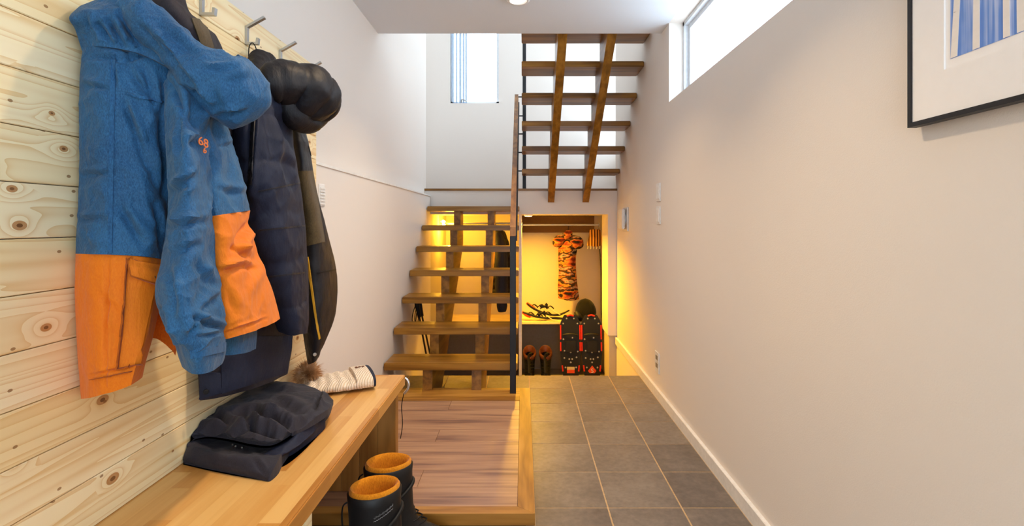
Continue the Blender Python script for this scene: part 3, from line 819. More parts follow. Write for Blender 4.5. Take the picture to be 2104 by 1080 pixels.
rp_rows = [
    [(385, 110, -.69), (410, 120, -.68), (435, 135, -.685), (458, 160, -.70), (470, 190, -.72)],
    [(395, 200, -.66), (415, 205, -.645), (435, 210, -.645), (455, 216, -.655), (462, 232, -.69)],
    [(405, 300, -.645), (428, 302, -.63), (450, 302, -.63), (470, 303, -.645), (482, 305, -.68)],
    [(415, 380, -.635), (440, 380, -.62), (463, 380, -.62), (485, 380, -.635), (501, 381, -.67)],
    [(425, 446, -.63), (448, 442, -.612), (472, 438, -.612), (495, 435, -.625), (514, 432, -.66)]]
rp = garment('side_panel', rp_rows, M['blue'], j, thick=0.09, away=(-0.9, 0.35, 0), amp=0.007, seed=7.7, m=80, n=50, strokes=[(455, 300, 480, 295, .005, 5), (440, 250, 452, 300, .008, 7), (450, 390, 490, 400, .005, 8), (465, 330, 480, 420, .006, 9)])
ro_rows = [rp_rows[-1],
    [(430, 480, -.626), (455, 478, -.607), (478, 474, -.607), (500, 470, -.62), (514, 466, -.655)],
    [(435, 555, -.62), (465, 552, -.60), (495, 549, -.60), (522, 548, -.612), (541, 550, -.645)],
    [(443, 630, -.615), (478, 625, -.592), (508, 618, -.592), (538, 610, -.605), (562, 604, -.635)],
    [(452, 698, -.61), (488, 690, -.588), (518, 681, -.588), (550, 668, -.60), (575, 654, -.63)]]
ro = garment('side_hem_panel', ro_rows, M['orange'], j, thick=0.09, away=(-0.9, 0.35, 0), amp=0.006, seed=9.4, m=90, n=60, strokes=[(512, 458, 482, 510, .012, 8), (482, 510, 508, 527, .010, 7), (457, 556, 500, 545, .012, 7), (500, 545, 525, 552, .006, 6), (470, 600, 480, 640, .005, 9), (530, 520, 505, 590, .006, 10), (462, 683, 545, 655, .004, 3)])
sl_rows = [
    [(340, 118, -.73), (356, 112, -.71), (378, 116, -.70), (398, 128, -.70), (412, 142, -.71)],
    [(338, 215, -.69), (355, 212, -.66), (380, 210, -.64), (405, 210, -.64), (422, 214, -.665)],
    [(341, 320, -.67), (360, 320, -.628), (385, 320, -.605), (412, 320, -.61), (432, 320, -.64)],
    [(346, 420, -.665), (365, 420, -.622), (392, 420, -.598), (420, 422, -.602), (441, 425, -.63)],
    [(334, 520, -.66), (360, 520, -.615), (390, 522, -.59), (420, 524, -.592), (446, 527, -.62)],
    [(319, 600, -.655), (350, 604, -.605), (385, 608, -.582), (422, 608, -.585), (455, 608, -.61)],
    [(332, 655, -.65), (362, 664, -.60), (392, 668, -.578), (427, 664, -.58), (459, 656, -.605)],
    [(356, 705, -.645), (382, 716, -.60), (408, 718, -.578), (436, 712, -.58), (460, 700, -.60)]]
sv = garment('sleeve', sl_rows, M['blue'], j, thick=0.10, away=(-0.5, 0.86, 0), amp=0.012, seed=11.3, m=130, n=60, strokes=[
    (347, 165, 378, 224, .010, 8), (395, 222, 415, 270, .009, 7), (360, 394, 402, 360, .010, 8), (355, 466, 418, 455, .010, 8), (362, 520, 405, 502, .009, 8), (417, 637, 440, 608, .010, 8),
    (331, 636, 379, 716, .010, 7), (394, 652, 456, 680, .008, 6), (388, 690, 398, 655, .007, 5), (350, 560, 360, 640, .007, 8), (380, 300, 420, 280, .007, 8), (430, 480, 440, 560, .008, 8),
    (405, 690, 450, 684, .006, 4), (365, 250, 372, 330, .007, 8), (408, 545, 430, 590, .006, 7)])
cf_rows = [
    [(358, 700, -.643), (382, 712, -.597), (408, 714, -.575), (438, 708, -.577), (463, 694, -.597)],
    [(366, 730, -.64), (388, 742, -.597), (410, 744, -.576), (440, 736, -.577), (464, 722, -.597)],
    [(374, 752, -.638), (392, 766, -.60), (412, 768, -.58), (440, 760, -.58), (459, 742, -.60)]]
cu = garment('cuff', cf_rows, M['blue'], j, thick=0.085, away=(-0.5, 0.86, 0), amp=0.003, seed=2.3, m=20, n=30)
patch('cuff_strap', [(392, 716), (462, 703), (461, 722), (394, 736)], caster([cu]), M['seam_blue'], cu, 0.003)
garment('far_cuff', [[(455, 672, -.66), (480, 664, -.64), (505, 658, -.64), (528, 650, -.66)], [(456, 705, -.66), (480, 700, -.638), (505, 693, -.638), (528, 684, -.66)],
    [(458, 729, -.66), (480, 728, -.64), (505, 724, -.64), (526, 716, -.66)]], M['blue'], j, thick=0.07, away=(-0.6, 0.8, 0), amp=0.004, seed=6.6, m=24, n=24)
garment('inner_lining', [[(300, 560, -.775), (325, 565, -.76), (350, 575, -.75), (375, 585, -.745)], [(300, 640, -.775), (322, 645, -.76), (345, 655, -.75), (370, 665, -.745)],
    [(298, 698, -.775), (318, 694, -.765), (340, 708, -.755), (360, 730, -.75)]], M['orangedark'], j, thick=0.03, away=(-0.4, 0.9, 0), amp=0.005, seed=8.8, m=30, n=24)
# shoulder yoke, standing collar and the long hood falling to the front
yk = garment('shoulder', [
    [(200, 2, -.80), (225, -6, -.785), (252, -8, -.77), (285, 10, -.755), (315, 40, -.73)],
    [(150, 34, -.825), (190, 25, -.79), (235, 20, -.765), (285, 35, -.735), (335, 72, -.705)],
    [(158, 60, -.832), (198, 58, -.79), (240, 62, -.76), (290, 78, -.73), (345, 110, -.69)],
    [(172, 90, -.832), (205, 95, -.79), (245, 100, -.76), (292, 112, -.728), (345, 138, -.69)]], M['blue'], j, thick=0.09, away=(-0.4, 0.9, 0), amp=0.010, seed=4.5, m=60, n=60, strokes=[(225, 44, 252, 92, .010, 7), (205, 50, 232, 90, .007, 6), (252, 40, 290, 96, .010, 7), (180, 40, 200, 85, .006, 6)])
garment('collar', [
    [(162, 14, -.838), (178, 6, -.825), (196, 0, -.81), (215, -4, -.80)],
    [(142, 36, -.836), (160, 32, -.815), (180, 26, -.80), (205, 22, -.785)],
    [(155, 62, -.836), (172, 58, -.815), (192, 54, -.795), (215, 54, -.78)],
    [(168, 104, -.836), (182, 100, -.815), (200, 96, -.795), (222, 98, -.775)]], M['blue'], j, thick=0.03, away=(-0.4, 0.9, 0), amp=0.003, seed=1.5, m=30, n=24)
hd = blob_tube('hood', [(262, 8, -.765, 18), (300, 44, -.725, 34), (345, 84, -.685, 36), (390, 124, -.65, 42), (432, 160, -.618, 58), (472, 182, -.592, 68), (508, 188, -.572, 58), (530, 190, -.565, 30), (536, 190, -.562, 6)],
               M['blue'], j, amp=0.010, seed=3.9, n=64, res=14, depth=0.8, strokes=[(418, 143, 476, 141, .007, 5), (384, 182, 432, 220, .012, 9), (447, 238, 497, 226, .009, 7), (307, 60, 365, 132, .008, 6),
               (365, 132, 410, 190, .008, 7), (335, 60, 400, 110, .006, 8), (470, 170, 510, 160, .006, 8), (440, 180, 455, 225, .006, 8), (290, 50, 330, 110, .008, 7)])
tube('hood_piping', [W(298, 12, X=-.735), W(320, 22, X=-.725), W(342, 38, X=-.715), W(358, 58, X=-.70)], 0.0035, M['orange'], j, res=4)
T = caster([lo])
pk = patch('pocket', [(262, 534), (322, 560), (284, 748), (240, 757)], T, M['orange'], j, 0.004, n=10, m=20)
patch('pocket_flap', [(262, 530), (329, 546), (319, 585), (271, 568)], caster([lo, pk]), M['orange'], j, 0.008)
SE = cloth('dark_orange_seam', '9a4806', 'ac540a', 0.8)  # seam lines darkened to paint in shade at the pocket edges
TP = caster([lo, pk])
for a, b, w_ in (((262, 532), (251, 690), 2.6), ((251, 690), (242, 757), 2.6), ((241, 757), (287, 748), 2.2), ((262, 531), (270, 567), 2.6), ((270, 567), (318, 584), 2.6), ((190, 779), (272, 762), 1.6)):
    dx, dy = b[0] - a[0], b[1] - a[1]; L_ = math.hypot(dx, dy); ox, oy = -dy / L_ * w_ / 2, dx / L_ * w_ / 2
    patch('seam', [(a[0] + ox, a[1] + oy), (b[0] + ox, b[1] + oy), (b[0] - ox, b[1] - oy), (a[0] - ox, a[1] - oy)], TP, SE, j, 0.009 if a[0] > 255 and a[1] < 570 else 0.0062, n=24, m=2, base=0.0)
b_ = hit(caster([lo, up]), 318, 568)
if b_: disc('snap_button', b_[0] + Vector((0.004, -0.012, 0)), (0.3, -0.95, 0), 0.006, [(0.006, 0), (0.006, 0.003), (0.001, 0.004)], M['cord'], j, n=12)
patch('front_placket', [(228, 110), (238, 110), (231, 520), (222, 520)], caster([up]), M['seam_blue'], j, 0.002, n=3, m=40)
patch('chest_seam', [(262, 190), (335, 208), (334, 212), (262, 195)], caster([up]), M['seam_blue'], j, 0.003, n=16, m=2)
lg = hit(caster([sv, rp]), 412, 298)
if lg:
    n_ = lg[1] if lg[1].y < 0 else -lg[1]
    right = Vector((0, 0, 1)).cross(n_).normalized(); upv = n_.cross(right).normalized()
    rt = (right * 0.97 - upv * 0.22).normalized(); ut = (upv * 0.97 + right * 0.22).normalized()
    lm = plain('orange_print', 'f07a35', 0.5)
    lgo = lettering('logo', '68', 0.025, lg[0] + n_ * 0.006 + ut * 0.004, rt, ut, lm, j)
    lettering('logo_mark', '6', 0.018, lg[0] + n_ * 0.006 - ut * 0.011 + rt * 0.004, (rt + ut * 0.2), ut, lm, lgo)

# dark plum padded coat half hidden behind the blue jacket
j2 = thing('padded_coat', 'dark plum padded coat hanging half hidden behind the blue jacket', 'coat', (-0.76, 1.45, 0.7))
c2 = garment('body', [
    [(262, -60, -.835), (300, -75, -.80), (340, -70, -.775), (372, -45, -.79)],
    [(268, 10, -.835), (310, 0, -.785), (350, 5, -.752), (386, 20, -.775)],
    [(300, 70, -.835), (340, 60, -.775), (385, 55, -.74), (425, 58, -.765)],
    [(320, 115, -.835), (365, 108, -.77), (415, 102, -.735), (456, 104, -.76)],
    [(350, 260, -.835), (395, 260, -.78), (440, 260, -.75), (480, 260, -.765)],
    [(385, 450, -.835), (430, 450, -.79), (480, 450, -.765), (525, 450, -.78)],
    [(400, 640, -.83), (455, 640, -.79), (520, 640, -.768), (590, 640, -.78)],
    [(406, 740, -.825), (460, 740, -.785), (525, 730, -.765), (600, 700, -.778)],
    [(411, 822, -.82), (462, 812, -.785), (525, 795, -.765), (590, 767, -.775)]], [M['browndark']], j2, thick=0.05, away=(-0.7, 0.7, 0), amp=0.006, seed=13.1, m=90, n=40, quilt=(0.085, 0.008))
c2.data.materials[0] = M['browndark']
T2 = caster([c2])
patch('brown_band', [(392, 38), (420, 42), (438, 98), (415, 100)], T2, M['olive'], j2, 0.003)
hm = patch('hem_flap', [(411, 764), (452, 764), (455, 806), (411, 820)], T2, M['navy'], j2, 0.003)
patch('navy_hem', [(452, 690), (600, 690), (588, 766), (455, 808)], T2, M['navy'], j2, 0.003, n=16, m=10)
s_ = hit(caster([c2, hm]), 421, 803)
if s_: disc('snap', s_[0] + Vector((0.006, -0.006, 0)), (0.7, -0.7, 0), 0.008, [(0.0065, 0), (0.0065, 0.003), (0.004, 0.004), (0.001, 0.004)], M['cord'], j2, n=14)

# navy long coat with black hood
j3 = thing('long_coat', 'long navy padded coat with puffy black hood on the middle hook', 'coat', (-0.68, 1.55, 0.8))
c3 = garment('body', [
    [(505, 165, -.80), (525, 160, -.755), (550, 162, -.725), (575, 175, -.74)],
    [(480, 215, -.77), (515, 210, -.715), (555, 210, -.69), (590, 222, -.715)],
    [(476, 300, -.76), (515, 298, -.70), (560, 296, -.67), (603, 300, -.70)],
    [(486, 380, -.75), (525, 378, -.69), (570, 376, -.662), (616, 380, -.695)],
    [(500, 470, -.745), (540, 468, -.685), (582, 466, -.658), (627, 470, -.69)],
    [(525, 570, -.74), (560, 568, -.682), (597, 566, -.656), (633, 570, -.688)],
    [(555, 640, -.735), (582, 640, -.682), (608, 640, -.658), (634, 638, -.687)],
    [(572, 676, -.73), (592, 682, -.685), (612, 686, -.662), (631, 684, -.685)]], M['navy'], j3, thick=0.055, away=(-0.6, 0.8, 0), amp=0.007, seed=17.9, m=120, n=60, quilt=(0.13, 0.008), strokes=[(560, 210, 596, 300, .012, 9), (545, 230, 560, 330, .010, 8), (520, 210, 510, 400, .012, 6), (575, 300, 590, 380, .007, 8)])
garment('collar', [
    [(512, 112, -.82), (528, 103, -.805), (548, 108, -.79), (572, 126, -.785)],
    [(503, 138, -.815), (522, 132, -.785), (548, 132, -.765), (575, 144, -.77)],
    [(498, 168, -.81), (520, 166, -.77), (546, 168, -.745), (572, 172, -.76)],
    [(498, 200, -.80), (522, 198, -.755), (548, 198, -.73), (572, 200, -.745)]], M['blackpuff'], j3, thick=0.09, away=(-0.5, 0.85, 0), amp=0.008, seed=19.1, m=36, n=36)
blob_tube('hood', [(535, 178, -.725, 12), (560, 172, -.70, 36), (596, 172, -.672, 40), (630, 188, -.645, 52), (655, 208, -.63, 44), (671, 222, -.622, 26), (677, 228, -.62, 5)], M['blackpuff'], j3, amp=0.008, seed=21.0, n=40, depth=0.85, quilt=(9.0, 0.008))
blob_tube('hood_brim', [(575, 205, -.70, 16), (600, 232, -.68, 28), (628, 250, -.662, 22), (655, 246, -.648, 16), (674, 238, -.64, 8)], M['blackpuff'], j3, amp=0.006, seed=23.0, n=28)
T3 = caster([c3])
patch('zip_flap', [(518, 200), (528, 200), (518, 380), (508, 380)], T3, M['blackpuff'], j3, 0.004, n=4, m=30)
for a, b, k in ((392, 380, 1), (472, 470, 1), (570, 566, 1)):
    patch('quilt_seam', [(530, a), (626, b - 8), (626, b - 5), (530, a + 3)], T3, M['blackpuff'], j3, 0.0015, n=20, m=2)
tube('hanging_loop', [W(511, 116, X=-.818), W(512, 96, X=-.82), W(518, 88, X=-.818), W(525, 96, X=-.817), W(528, 112, X=-.81)], 0.0016, M['cord'], j3, res=5, n=6)
zp = hit(T3, 527, 221)
if zp: box('zip_pull', zp[0].x - 0.003, zp[0].x + 0.006, zp[0].y - 0.012, zp[0].y - 0.004, zp[0].z - 0.006, zp[0].z + 0.006, M['steel'], j3, bevel=0.002)

# black and olive jacket, furthest
j4 = thing('work_jacket', 'black and olive jacket with yellow zip, furthest along the pine wall', 'jacket', (-0.75, 1.85, 0.8))
c4 = garment('body', [
    [(575, 150, -.83), (590, 145, -.81), (604, 150, -.80), (615, 165, -.80)],
    [(580, 230, -.815), (598, 228, -.78), (612, 230, -.765), (622, 240, -.775)],
    [(590, 300, -.80), (608, 298, -.755), (624, 298, -.735), (636, 305, -.75)],
    [(598, 390, -.79), (618, 388, -.735), (636, 388, -.712), (651, 392, -.73)],
    [(606, 470, -.785), (630, 468, -.725), (652, 468, -.698), (672, 474, -.715)],
    [(612, 560, -.78), (638, 558, -.718), (664, 558, -.69), (692, 562, -.705)],
    [(618, 640, -.775), (640, 640, -.718), (664, 640, -.69), (690, 640, -.705)],
    [(626, 700, -.775), (640, 702, -.73), (655, 702, -.705), (670, 698, -.71)],
    [(634, 748, -.775), (641, 746, -.745), (648, 740, -.73), (656, 726, -.725)]], M['blackpuff'], j4, thick=0.09, away=(-0.5, 0.85, 0), amp=0.006, seed=27.0, m=80, n=36)
T4 = caster([c4])
patch('olive_panel', [(614, 352), (641, 350), (666, 496), (628, 506)], T4, M['olive'], j4, 0.004, n=12, m=20)
patch('yellow_zip', [(630, 528), (634, 527), (657, 694), (654, 697)], T4, M['yellow'], j4, 0.004, n=3, m=30)
for a, b in (((634, 300), (645, 340)), ((650, 560), (690, 552))):
    patch('seam', [a, b, (b[0], b[1] + 3), (a[0], a[1] + 3)], T4, M['cord'], j4, 0.002, n=10, m=2)
sn = hit(T4, 645, 727)
if sn: disc('snap', sn[0] + Vector((0.004, -0.004, 0)), (0.7, -0.7, 0), 0.006, [(0.006, 0), (0.006, 0.003), (0.001, 0.004)], M['steel'], j4, n=12)

# ------------------------------------------------------------------ folded trousers and knit hat on the bench
M['pants'] = cloth('charcoal_navy_trousers', '22212b', '302d36', 0.75, 500, 0.25, 16, spec=0.25, sheen=0.05)
tp = thing('folded_trousers', 'folded dark navy snow trousers lying on the bench', 'trousers', (-0.7, 1.45, ZB))
def heap(name, rows, mat, parent, amp, seed, m=60, n=50, z0=ZB + 0.0005, strokes=None):
    ctrl = [resample([W(p[0], p[1], Z=p[2]) for p in r], n) for r in rows]
    grid = [resample([c[j] for c in ctrl], m) for j in range(n)]
    top = []
    for i in range(m):
        for j in range(n):
            p = grid[j][i].copy(); u, v_ = j / (n - 1), i / (m - 1)
            e = min(1, 8 * min(u, 1 - u), 8 * min(v_, 1 - v_))
            d = Vector((p.x * 14 + p.y * 9 + seed, p.y * 6 - p.x * 4, seed))
            r1 = (1 - 2 * abs(noise.noise(d))) ** 3
            d2 = Vector((p.x * 22 - p.y * 16, p.y * 13 + seed, 2 * seed)); r2 = (1 - 2 * abs(noise.noise(d2))) ** 3
            p.z = max(z0 + 0.004, p.z + e * amp * (r1 + 0.6 * r2 + noise.noise(Vector((p.x * 9, p.y * 9, seed)))))
            p.z += creases(p, strokes); p.z = max(p.z, z0 + 0.0015)
            p.x = max(p.x, XP + 0.003)
            top.append(p)
    bot = [Vector((p.x, p.y, z0)) for p in top]; k = m * n; f = []
    for i in range(m - 1):
        for j in range(n - 1):
            a = i * n + j; f += [(a, a + 1, a + n + 1, a + n), (k + a, k + a + n, k + a + n + 1, k + a + 1)]
    rim = [j for j in range(n)] + [i * n + n - 1 for i in range(1, m)] + [(m - 1) * n + j for j in range(n - 2, -1, -1)] + [i * n for i in range(m - 2, 0, -1)]
    for a, b in zip(rim, rim[1:] + rim[:1]): f.append((a, b, b + k, a + k))
    return mesh(name, top + bot, f, mat, parent, True)
heap('lower_fold', [
    [(371, 949, .5425), (430, 962, .5425), (490, 974, .5425), (546, 986, .5425)],
    [(372, 940, .556), (432, 950, .560), (497, 962, .560), (556, 974, .556)],
    [(378, 922, .572), (438, 924, .582), (508, 934, .582), (572, 944, .574)],
    [(388, 905, .588), (445, 908, .562), (520, 916, .562), (584, 924, .572)],
    [(420, 868, .588), (480, 868, .570), (550, 874, .570), (618, 884, .572)],
    [(490, 822, .578), (545, 818, .578), (610, 824, .578), (668, 842, .575)],
    [(548, 792, .57), (590, 792, .572), (640, 800, .575), (680, 824, .575)]], M['pants'], tp, 0.004, 3.3, 60, 50, strokes=[(395, 905, 470, 925, .006, 7), (470, 925, 560, 930, .004, 8), (520, 940, 545, 975, .005, 5)])
heap('upper_fold', [
    [(384, 905, .586), (425, 890, .593), (470, 894, .594), (520, 906, .592), (562, 910, .588), (598, 892, .586)],
    [(388, 893, .600), (428, 882, .607), (474, 889, .606), (522, 902, .602), (562, 904, .600), (602, 884, .598)],
    [(402, 866, .614), (450, 862, .624), (500, 862, .628), (545, 868, .624), (585, 874, .616), (622, 870, .604)],
    [(440, 838, .622), (490, 836, .632), (535, 838, .634), (575, 842, .630), (615, 848, .620), (648, 856, .604)],
    [(486, 808, .620), (530, 806, .628), (570, 808, .630), (610, 813, .626), (648, 822, .616), (676, 838, .602)],
    [(514, 794, .612), (550, 790, .618), (588, 790, .620), (624, 795, .618), (658, 804, .610), (684, 822, .600)],
    [(530, 790, .59), (560, 788, .595), (592, 789, .60), (626, 796, .60), (660, 806, .595), (685, 824, .592)]], M['pants'], tp, 0.006, 9.3, 80, 70, z0=0.584, strokes=[
    (502, 846, 533, 844, .012, 6), (533, 848, 578, 858, .022, 7), (578, 858, 597, 876, .016, 7), (504, 853, 524, 876, .018, 7), (524, 876, 578, 893, .020, 7), (475, 890, 514, 872, .016, 7),
    (408, 882, 470, 878, .014, 7), (659, 808, 649, 838, .014, 4), (560, 820, 630, 850, .010, 9), (440, 850, 485, 872, .012, 8), (600, 880, 640, 856, .010, 6), (540, 800, 600, 806, .008, 7), (470, 850, 500, 846, .010, 6)])
heap('under_leg', [
    [(520, 965, .5425), (560, 958, .5425), (577, 943, .5425)],
    [(540, 935, .57), (585, 930, .572), (606, 918, .556)],
    [(580, 900, .575), (620, 900, .575), (647, 888, .556)],
    [(600, 870, .58), (640, 868, .58), (668, 864, .562)],
    [(610, 855, .57), (640, 852, .57), (664, 850, .565)]], M['navy'], tp, 0.004, 6.1, 40, 30, strokes=[(590, 925, 655, 870, .008, 5)])
for px, py in ((484, 908), (497, 911), (478, 905)):
    disc('snap', W(px, py + 8, Z=.572), (0.1, -0.7, 0.6), 0.003, [(0.0022, -0.006), (0.0022, 0.001), (0.001, 0.002)], M['steel'], tp, n=10)

def knit_mat():
    m = Mat('cream_knit', 0.9, 0.1)
    w_ = m.n('TexWave', {'Vector': m.coord((1, 1, 1)), 'Scale': 38.0, 'Distortion': 2.5, 'Detail': 2.0, 'Detail Scale': 2.0})
    n = m.noise(m.coord(), 260, 2)
    m.base(m.ramp(m.math('ADD', m.math('MULTIPLY', w_.outputs['Fac'], 0.6), m.math('MULTIPLY', n, 0.4)), [(0.2, C('d8bfa0')), (0.6, C('ecd8c0')), (0.9, C('f4e6d6'))]))
    m.bump(m.math('ADD', w_.outputs['Fac'], m.math('MULTIPLY', n, 0.4)), 0.5, 0.006); m.b.inputs['Sheen Weight'].default_value = 0.3
    return m.m
M['knit'] = knit_mat()
ht = thing('knit_hat', 'cream cable-knit bobble hat with brown fur pompom on the bench', 'hat', (-0.65, 1.85, ZB))
hc, hrot = Vector((-0.68, 1.888, ZB)), math.radians(27)
def HP(x, y, z):
    """hat frame (x along its axis from crown to brim, y across) -> room"""
    return Vector((max(XP + 0.004, hc.x + x * math.cos(hrot) - y * math.sin(hrot)), hc.y + x * math.sin(hrot) + y * math.cos(hrot), max(ZB + 0.001, ZB + z)))
rr = []; NR = 64
for i in range(NR):
    u = i / (NR - 1)
    wy = 0.094 * min(1.0, 0.30 + 1.1 * u) ** 0.55; hz = 0.022 * min(1.0, 0.45 + u)
    rib = 0.0035 * math.sin(u * 40)
    ring = []
    for q in range(72):
        a = 2 * math.pi * q / 72; c_, s_ = math.cos(a), math.sin(a)
        k = 1 + 0.02 * math.sin(a * 18 + 5 * math.sin(u * 20))
        bow = -0.05 * (1 - u) * c_ * c_
        ring.append(HP(-0.12 + 0.20 * u + bow + 0.006 * math.sin(3 * a), c_ * (wy + rib * 0.6), hz + s_ * k * (hz + (rib if s_ > 0 else 0)) * abs(s_) ** -0.25 if s_ else hz))
    rr.append(ring)
rings('crown', rr, M['knit'], ht)
def flat_ring(x, w_, h_, n=64):
    return [HP(x, math.cos(a) * w_, h_ + math.copysign(abs(math.sin(a)) ** 0.7, math.sin(a)) * h_) for a in (2 * math.pi * q / n for q in range(n))]
rings('folded_cuff', [flat_ring(0.055, 0.094, 0.024), flat_ring(0.056, 0.099, 0.028), flat_ring(0.085, 0.1005, 0.029), flat_ring(0.112, 0.100, 0.028), flat_ring(0.114, 0.096, 0.025)], M['knit'], ht)
rings('lining', [flat_ring(0.10, 0.097, 0.027), flat_ring(0.117, 0.0985, 0.0288), flat_ring(0.122, 0.096, 0.028), flat_ring(0.123, 0.085, 0.021)], M['navy'], ht)
lettering('woven_tag', 'EPP', 0.024, HP(0.084, 0.022, 0.0590), (math.cos(hrot), math.sin(hrot), 0), (-math.sin(hrot), math.cos(hrot), 0), plain('brown_letters', '6b3d22', 0.6), ht)
# fur pompom: a core with many tapering hairs
pc = Vector((-0.79, 1.895, ZB + 0.048)); fur_m = Mat('brown_fur', 0.7, 0.2)
fn = fur_m.noise(fur_m.coord(), 30, 3); fur_m.base(fur_m.ramp(fn, [(0.3, C('9a6c45')), (0.5, C('c89a6c')), (0.7, C('e8cdaa'))]))
rng = random.Random(7); vs_, fs_ = [], []
for k in range(2600):
    d_ = Vector((rng.gauss(0, 1), rng.gauss(0, 1), rng.gauss(0, 1))).normalized()
    p0 = pc + d_ * 0.016; ln = rng.uniform(0.026, 0.040)
    sw = Vector((rng.gauss(0, 1), rng.gauss(0, 1), rng.gauss(0, 1) - 0.4)) * 0.008
    p1, p2 = p0 + d_ * ln * 0.5 + sw * 0.4, p0 + d_ * ln + sw
    s_ = d_.orthogonal().normalized() * 0.0011; s2 = d_.cross(s_).normalized() * 0.0011
    b0 = len(vs_); vs_ += [p0 + s_, p0 - s_ * 0.5 + s2, p0 - s_ * 0.5 - s2, p1 + s_ * 0.7, p1 - s_ * 0.4 + s2 * 0.7, p1 - s_ * 0.4 - s2 * 0.7, p2]
    for a, b in ((0, 1), (1, 2), (2, 0)): fs_ += [(b0 + a, b0 + b, b0 + b + 3, b0 + a + 3), (b0 + a + 3, b0 + b + 3, b0 + 6)]
vs_ = [Vector((max(v.x, XP + 0.001), v.y, max(v.z, ZB + 0.001))) for v in vs_]
pm = mesh('pompom', vs_, fs_, fur_m.m, ht, False, False); pm['kind'] = 'stuff'

# ------------------------------------------------------------------ winter boots on the tiles
M['bootleather'] = plain('black_boot', '101114', 0.5, 0.0, 0.45, 60, 0.25)
M['felt'] = cloth('orange_felt', 'c8760c', 'e8971c', 0.9, 300, 0.2, 20)
def boot(x, y, top, rz, label):
    t = thing('winter_boot', label, 'boot', (x, y, 0), 'pair of black winter boots')
    ca, sa = math.cos(rz), math.sin(rz)
    R_ = lambda q: Vector((x + q[0] * ca - q[1] * sa, y + q[0] * sa + q[1] * ca, q[2]))
    def ring(cx, lx, wy_, z, tilt=0.0, n=36, back=None):
        out = []
        for q in range(n):
            a = 2 * math.pi * q / n; c_, s_ = math.cos(a), math.sin(a)
            out.append(R_((cx + lx * c_, wy_ * s_ * (1 - 0.12 * max(0, c_)), z + tilt * c_)))
        return out
    prof = [(0.055, 0.150, 0.052, 0.022), (0.058, 0.152, 0.055, 0.05), (0.05, 0.142, 0.054, 0.08), (0.028, 0.112, 0.054, 0.11), (0.010, 0.088, 0.056, 0.14), (0.004, 0.078, 0.060, 0.19), (0.002, 0.077, 0.064, 0.25), (0, 0.079, 0.067, top - 0.03), (0, 0.081, 0.068, top - 0.006)]
    rings('upper', [ring(*p[:3], p[3]) for p in prof] + [ring(0, 0.077, 0.064, top - 0.002), ring(0, 0.07, 0.058, top - 0.012)], M['bootleather'], t, cap=False)
    rings('sole', [ring(0.055, 0.152, 0.054, 0.001), ring(0.056, 0.158, 0.059, 0.008), ring(0.057, 0.158, 0.059, 0.03), ring(0.057, 0.150, 0.054, 0.034)], M['rubber'], t)
    # felt liner: rolled rim and the hollow going down
    li = [ring(0, 0.0745, 0.0615, top - 0.012), ring(0, 0.076, 0.063, top + 0.004), ring(0, 0.071, 0.058, top + 0.011), ring(0, 0.065, 0.052, top + 0.007), ring(0, 0.061, 0.049, top - 0.01), ring(0, 0.058, 0.047, top - 0.10), ring(0.005, 0.06, 0.046, top - 0.18), ring(0.01, 0.05, 0.04, top - 0.20)]
    n = 36; v = [p for r in li for p in r]
    f = [(i * n + j, i * n + (j + 1) % n, (i + 1) * n + (j + 1) % n, (i + 1) * n + j) for i in range(len(li) - 1) for j in range(n)] + [tuple(range((len(li) - 1) * n, len(li) * n))]
    mesh('felt_liner', v, f, M['felt'], t, True, False)
    tube('pull_cord', [R_((-0.081, -0.01, top - 0.02)), R_((-0.094, -0.012, top - 0.03)), R_((-0.096, -0.014, top - 0.07)), R_((-0.09, -0.014, top - 0.12))], 0.0025, M['cord'], t, res=4, n=6)
    tube('strap', [R_((0.079 * math.cos(a) + 0.003, 0.064 * math.sin(a), top - 0.11 + 0.045 * math.cos(a))) for a in (2 * math.pi * q / 18 for q in range(-5, 6))], 0.006, M['rubber'], t, res=2, n=8)
    for k in range(4):
        tube('lace', [R_((0.055 + 0.012 * k, -0.03, top - 0.16 - 0.016 * k)), R_((0.085 + 0.014 * k, 0, top - 0.158 - 0.016 * k)), R_((0.055 + 0.012 * k, 0.03, top - 0.16 - 0.016 * k))], 0.0025, M['cord'], t, res=3, n=6)
    return t
b1 = boot(-0.452, 1.575, 0.335, 0.45, 'black winter boot with orange lining, the nearer one by the bench')
b2 = boot(-0.452, 1.735, 0.335, 0.30, 'black winter boot with orange lining, the one behind against the platform')
sm = plain('grey_script', '8a8a8e', 0.5)
def on_shaft(a, z, r=1.0):
    lx, wy_ = 0.080 * r, 0.0665 * r; c_, s_ = math.cos(a) * lx, math.sin(a) * wy_
    return Vector((-0.452 + c_ * math.cos(0.45) - s_ * math.sin(0.45), 1.575 + c_ * math.sin(0.45) + s_ * math.cos(0.45), z))
for k, (za, amp_, n_) in enumerate(((0.278, 0.004, 17), (0.268, 0.0015, 9))):
    tube('script_mark', [on_shaft(-1.75 + 0.75 * i / 40, za + 0.022 * i / 40 + amp_ * math.sin(i * n_ * 0.16), 1.0) for i in range(41)], 0.0007, sm, b1, n=5)

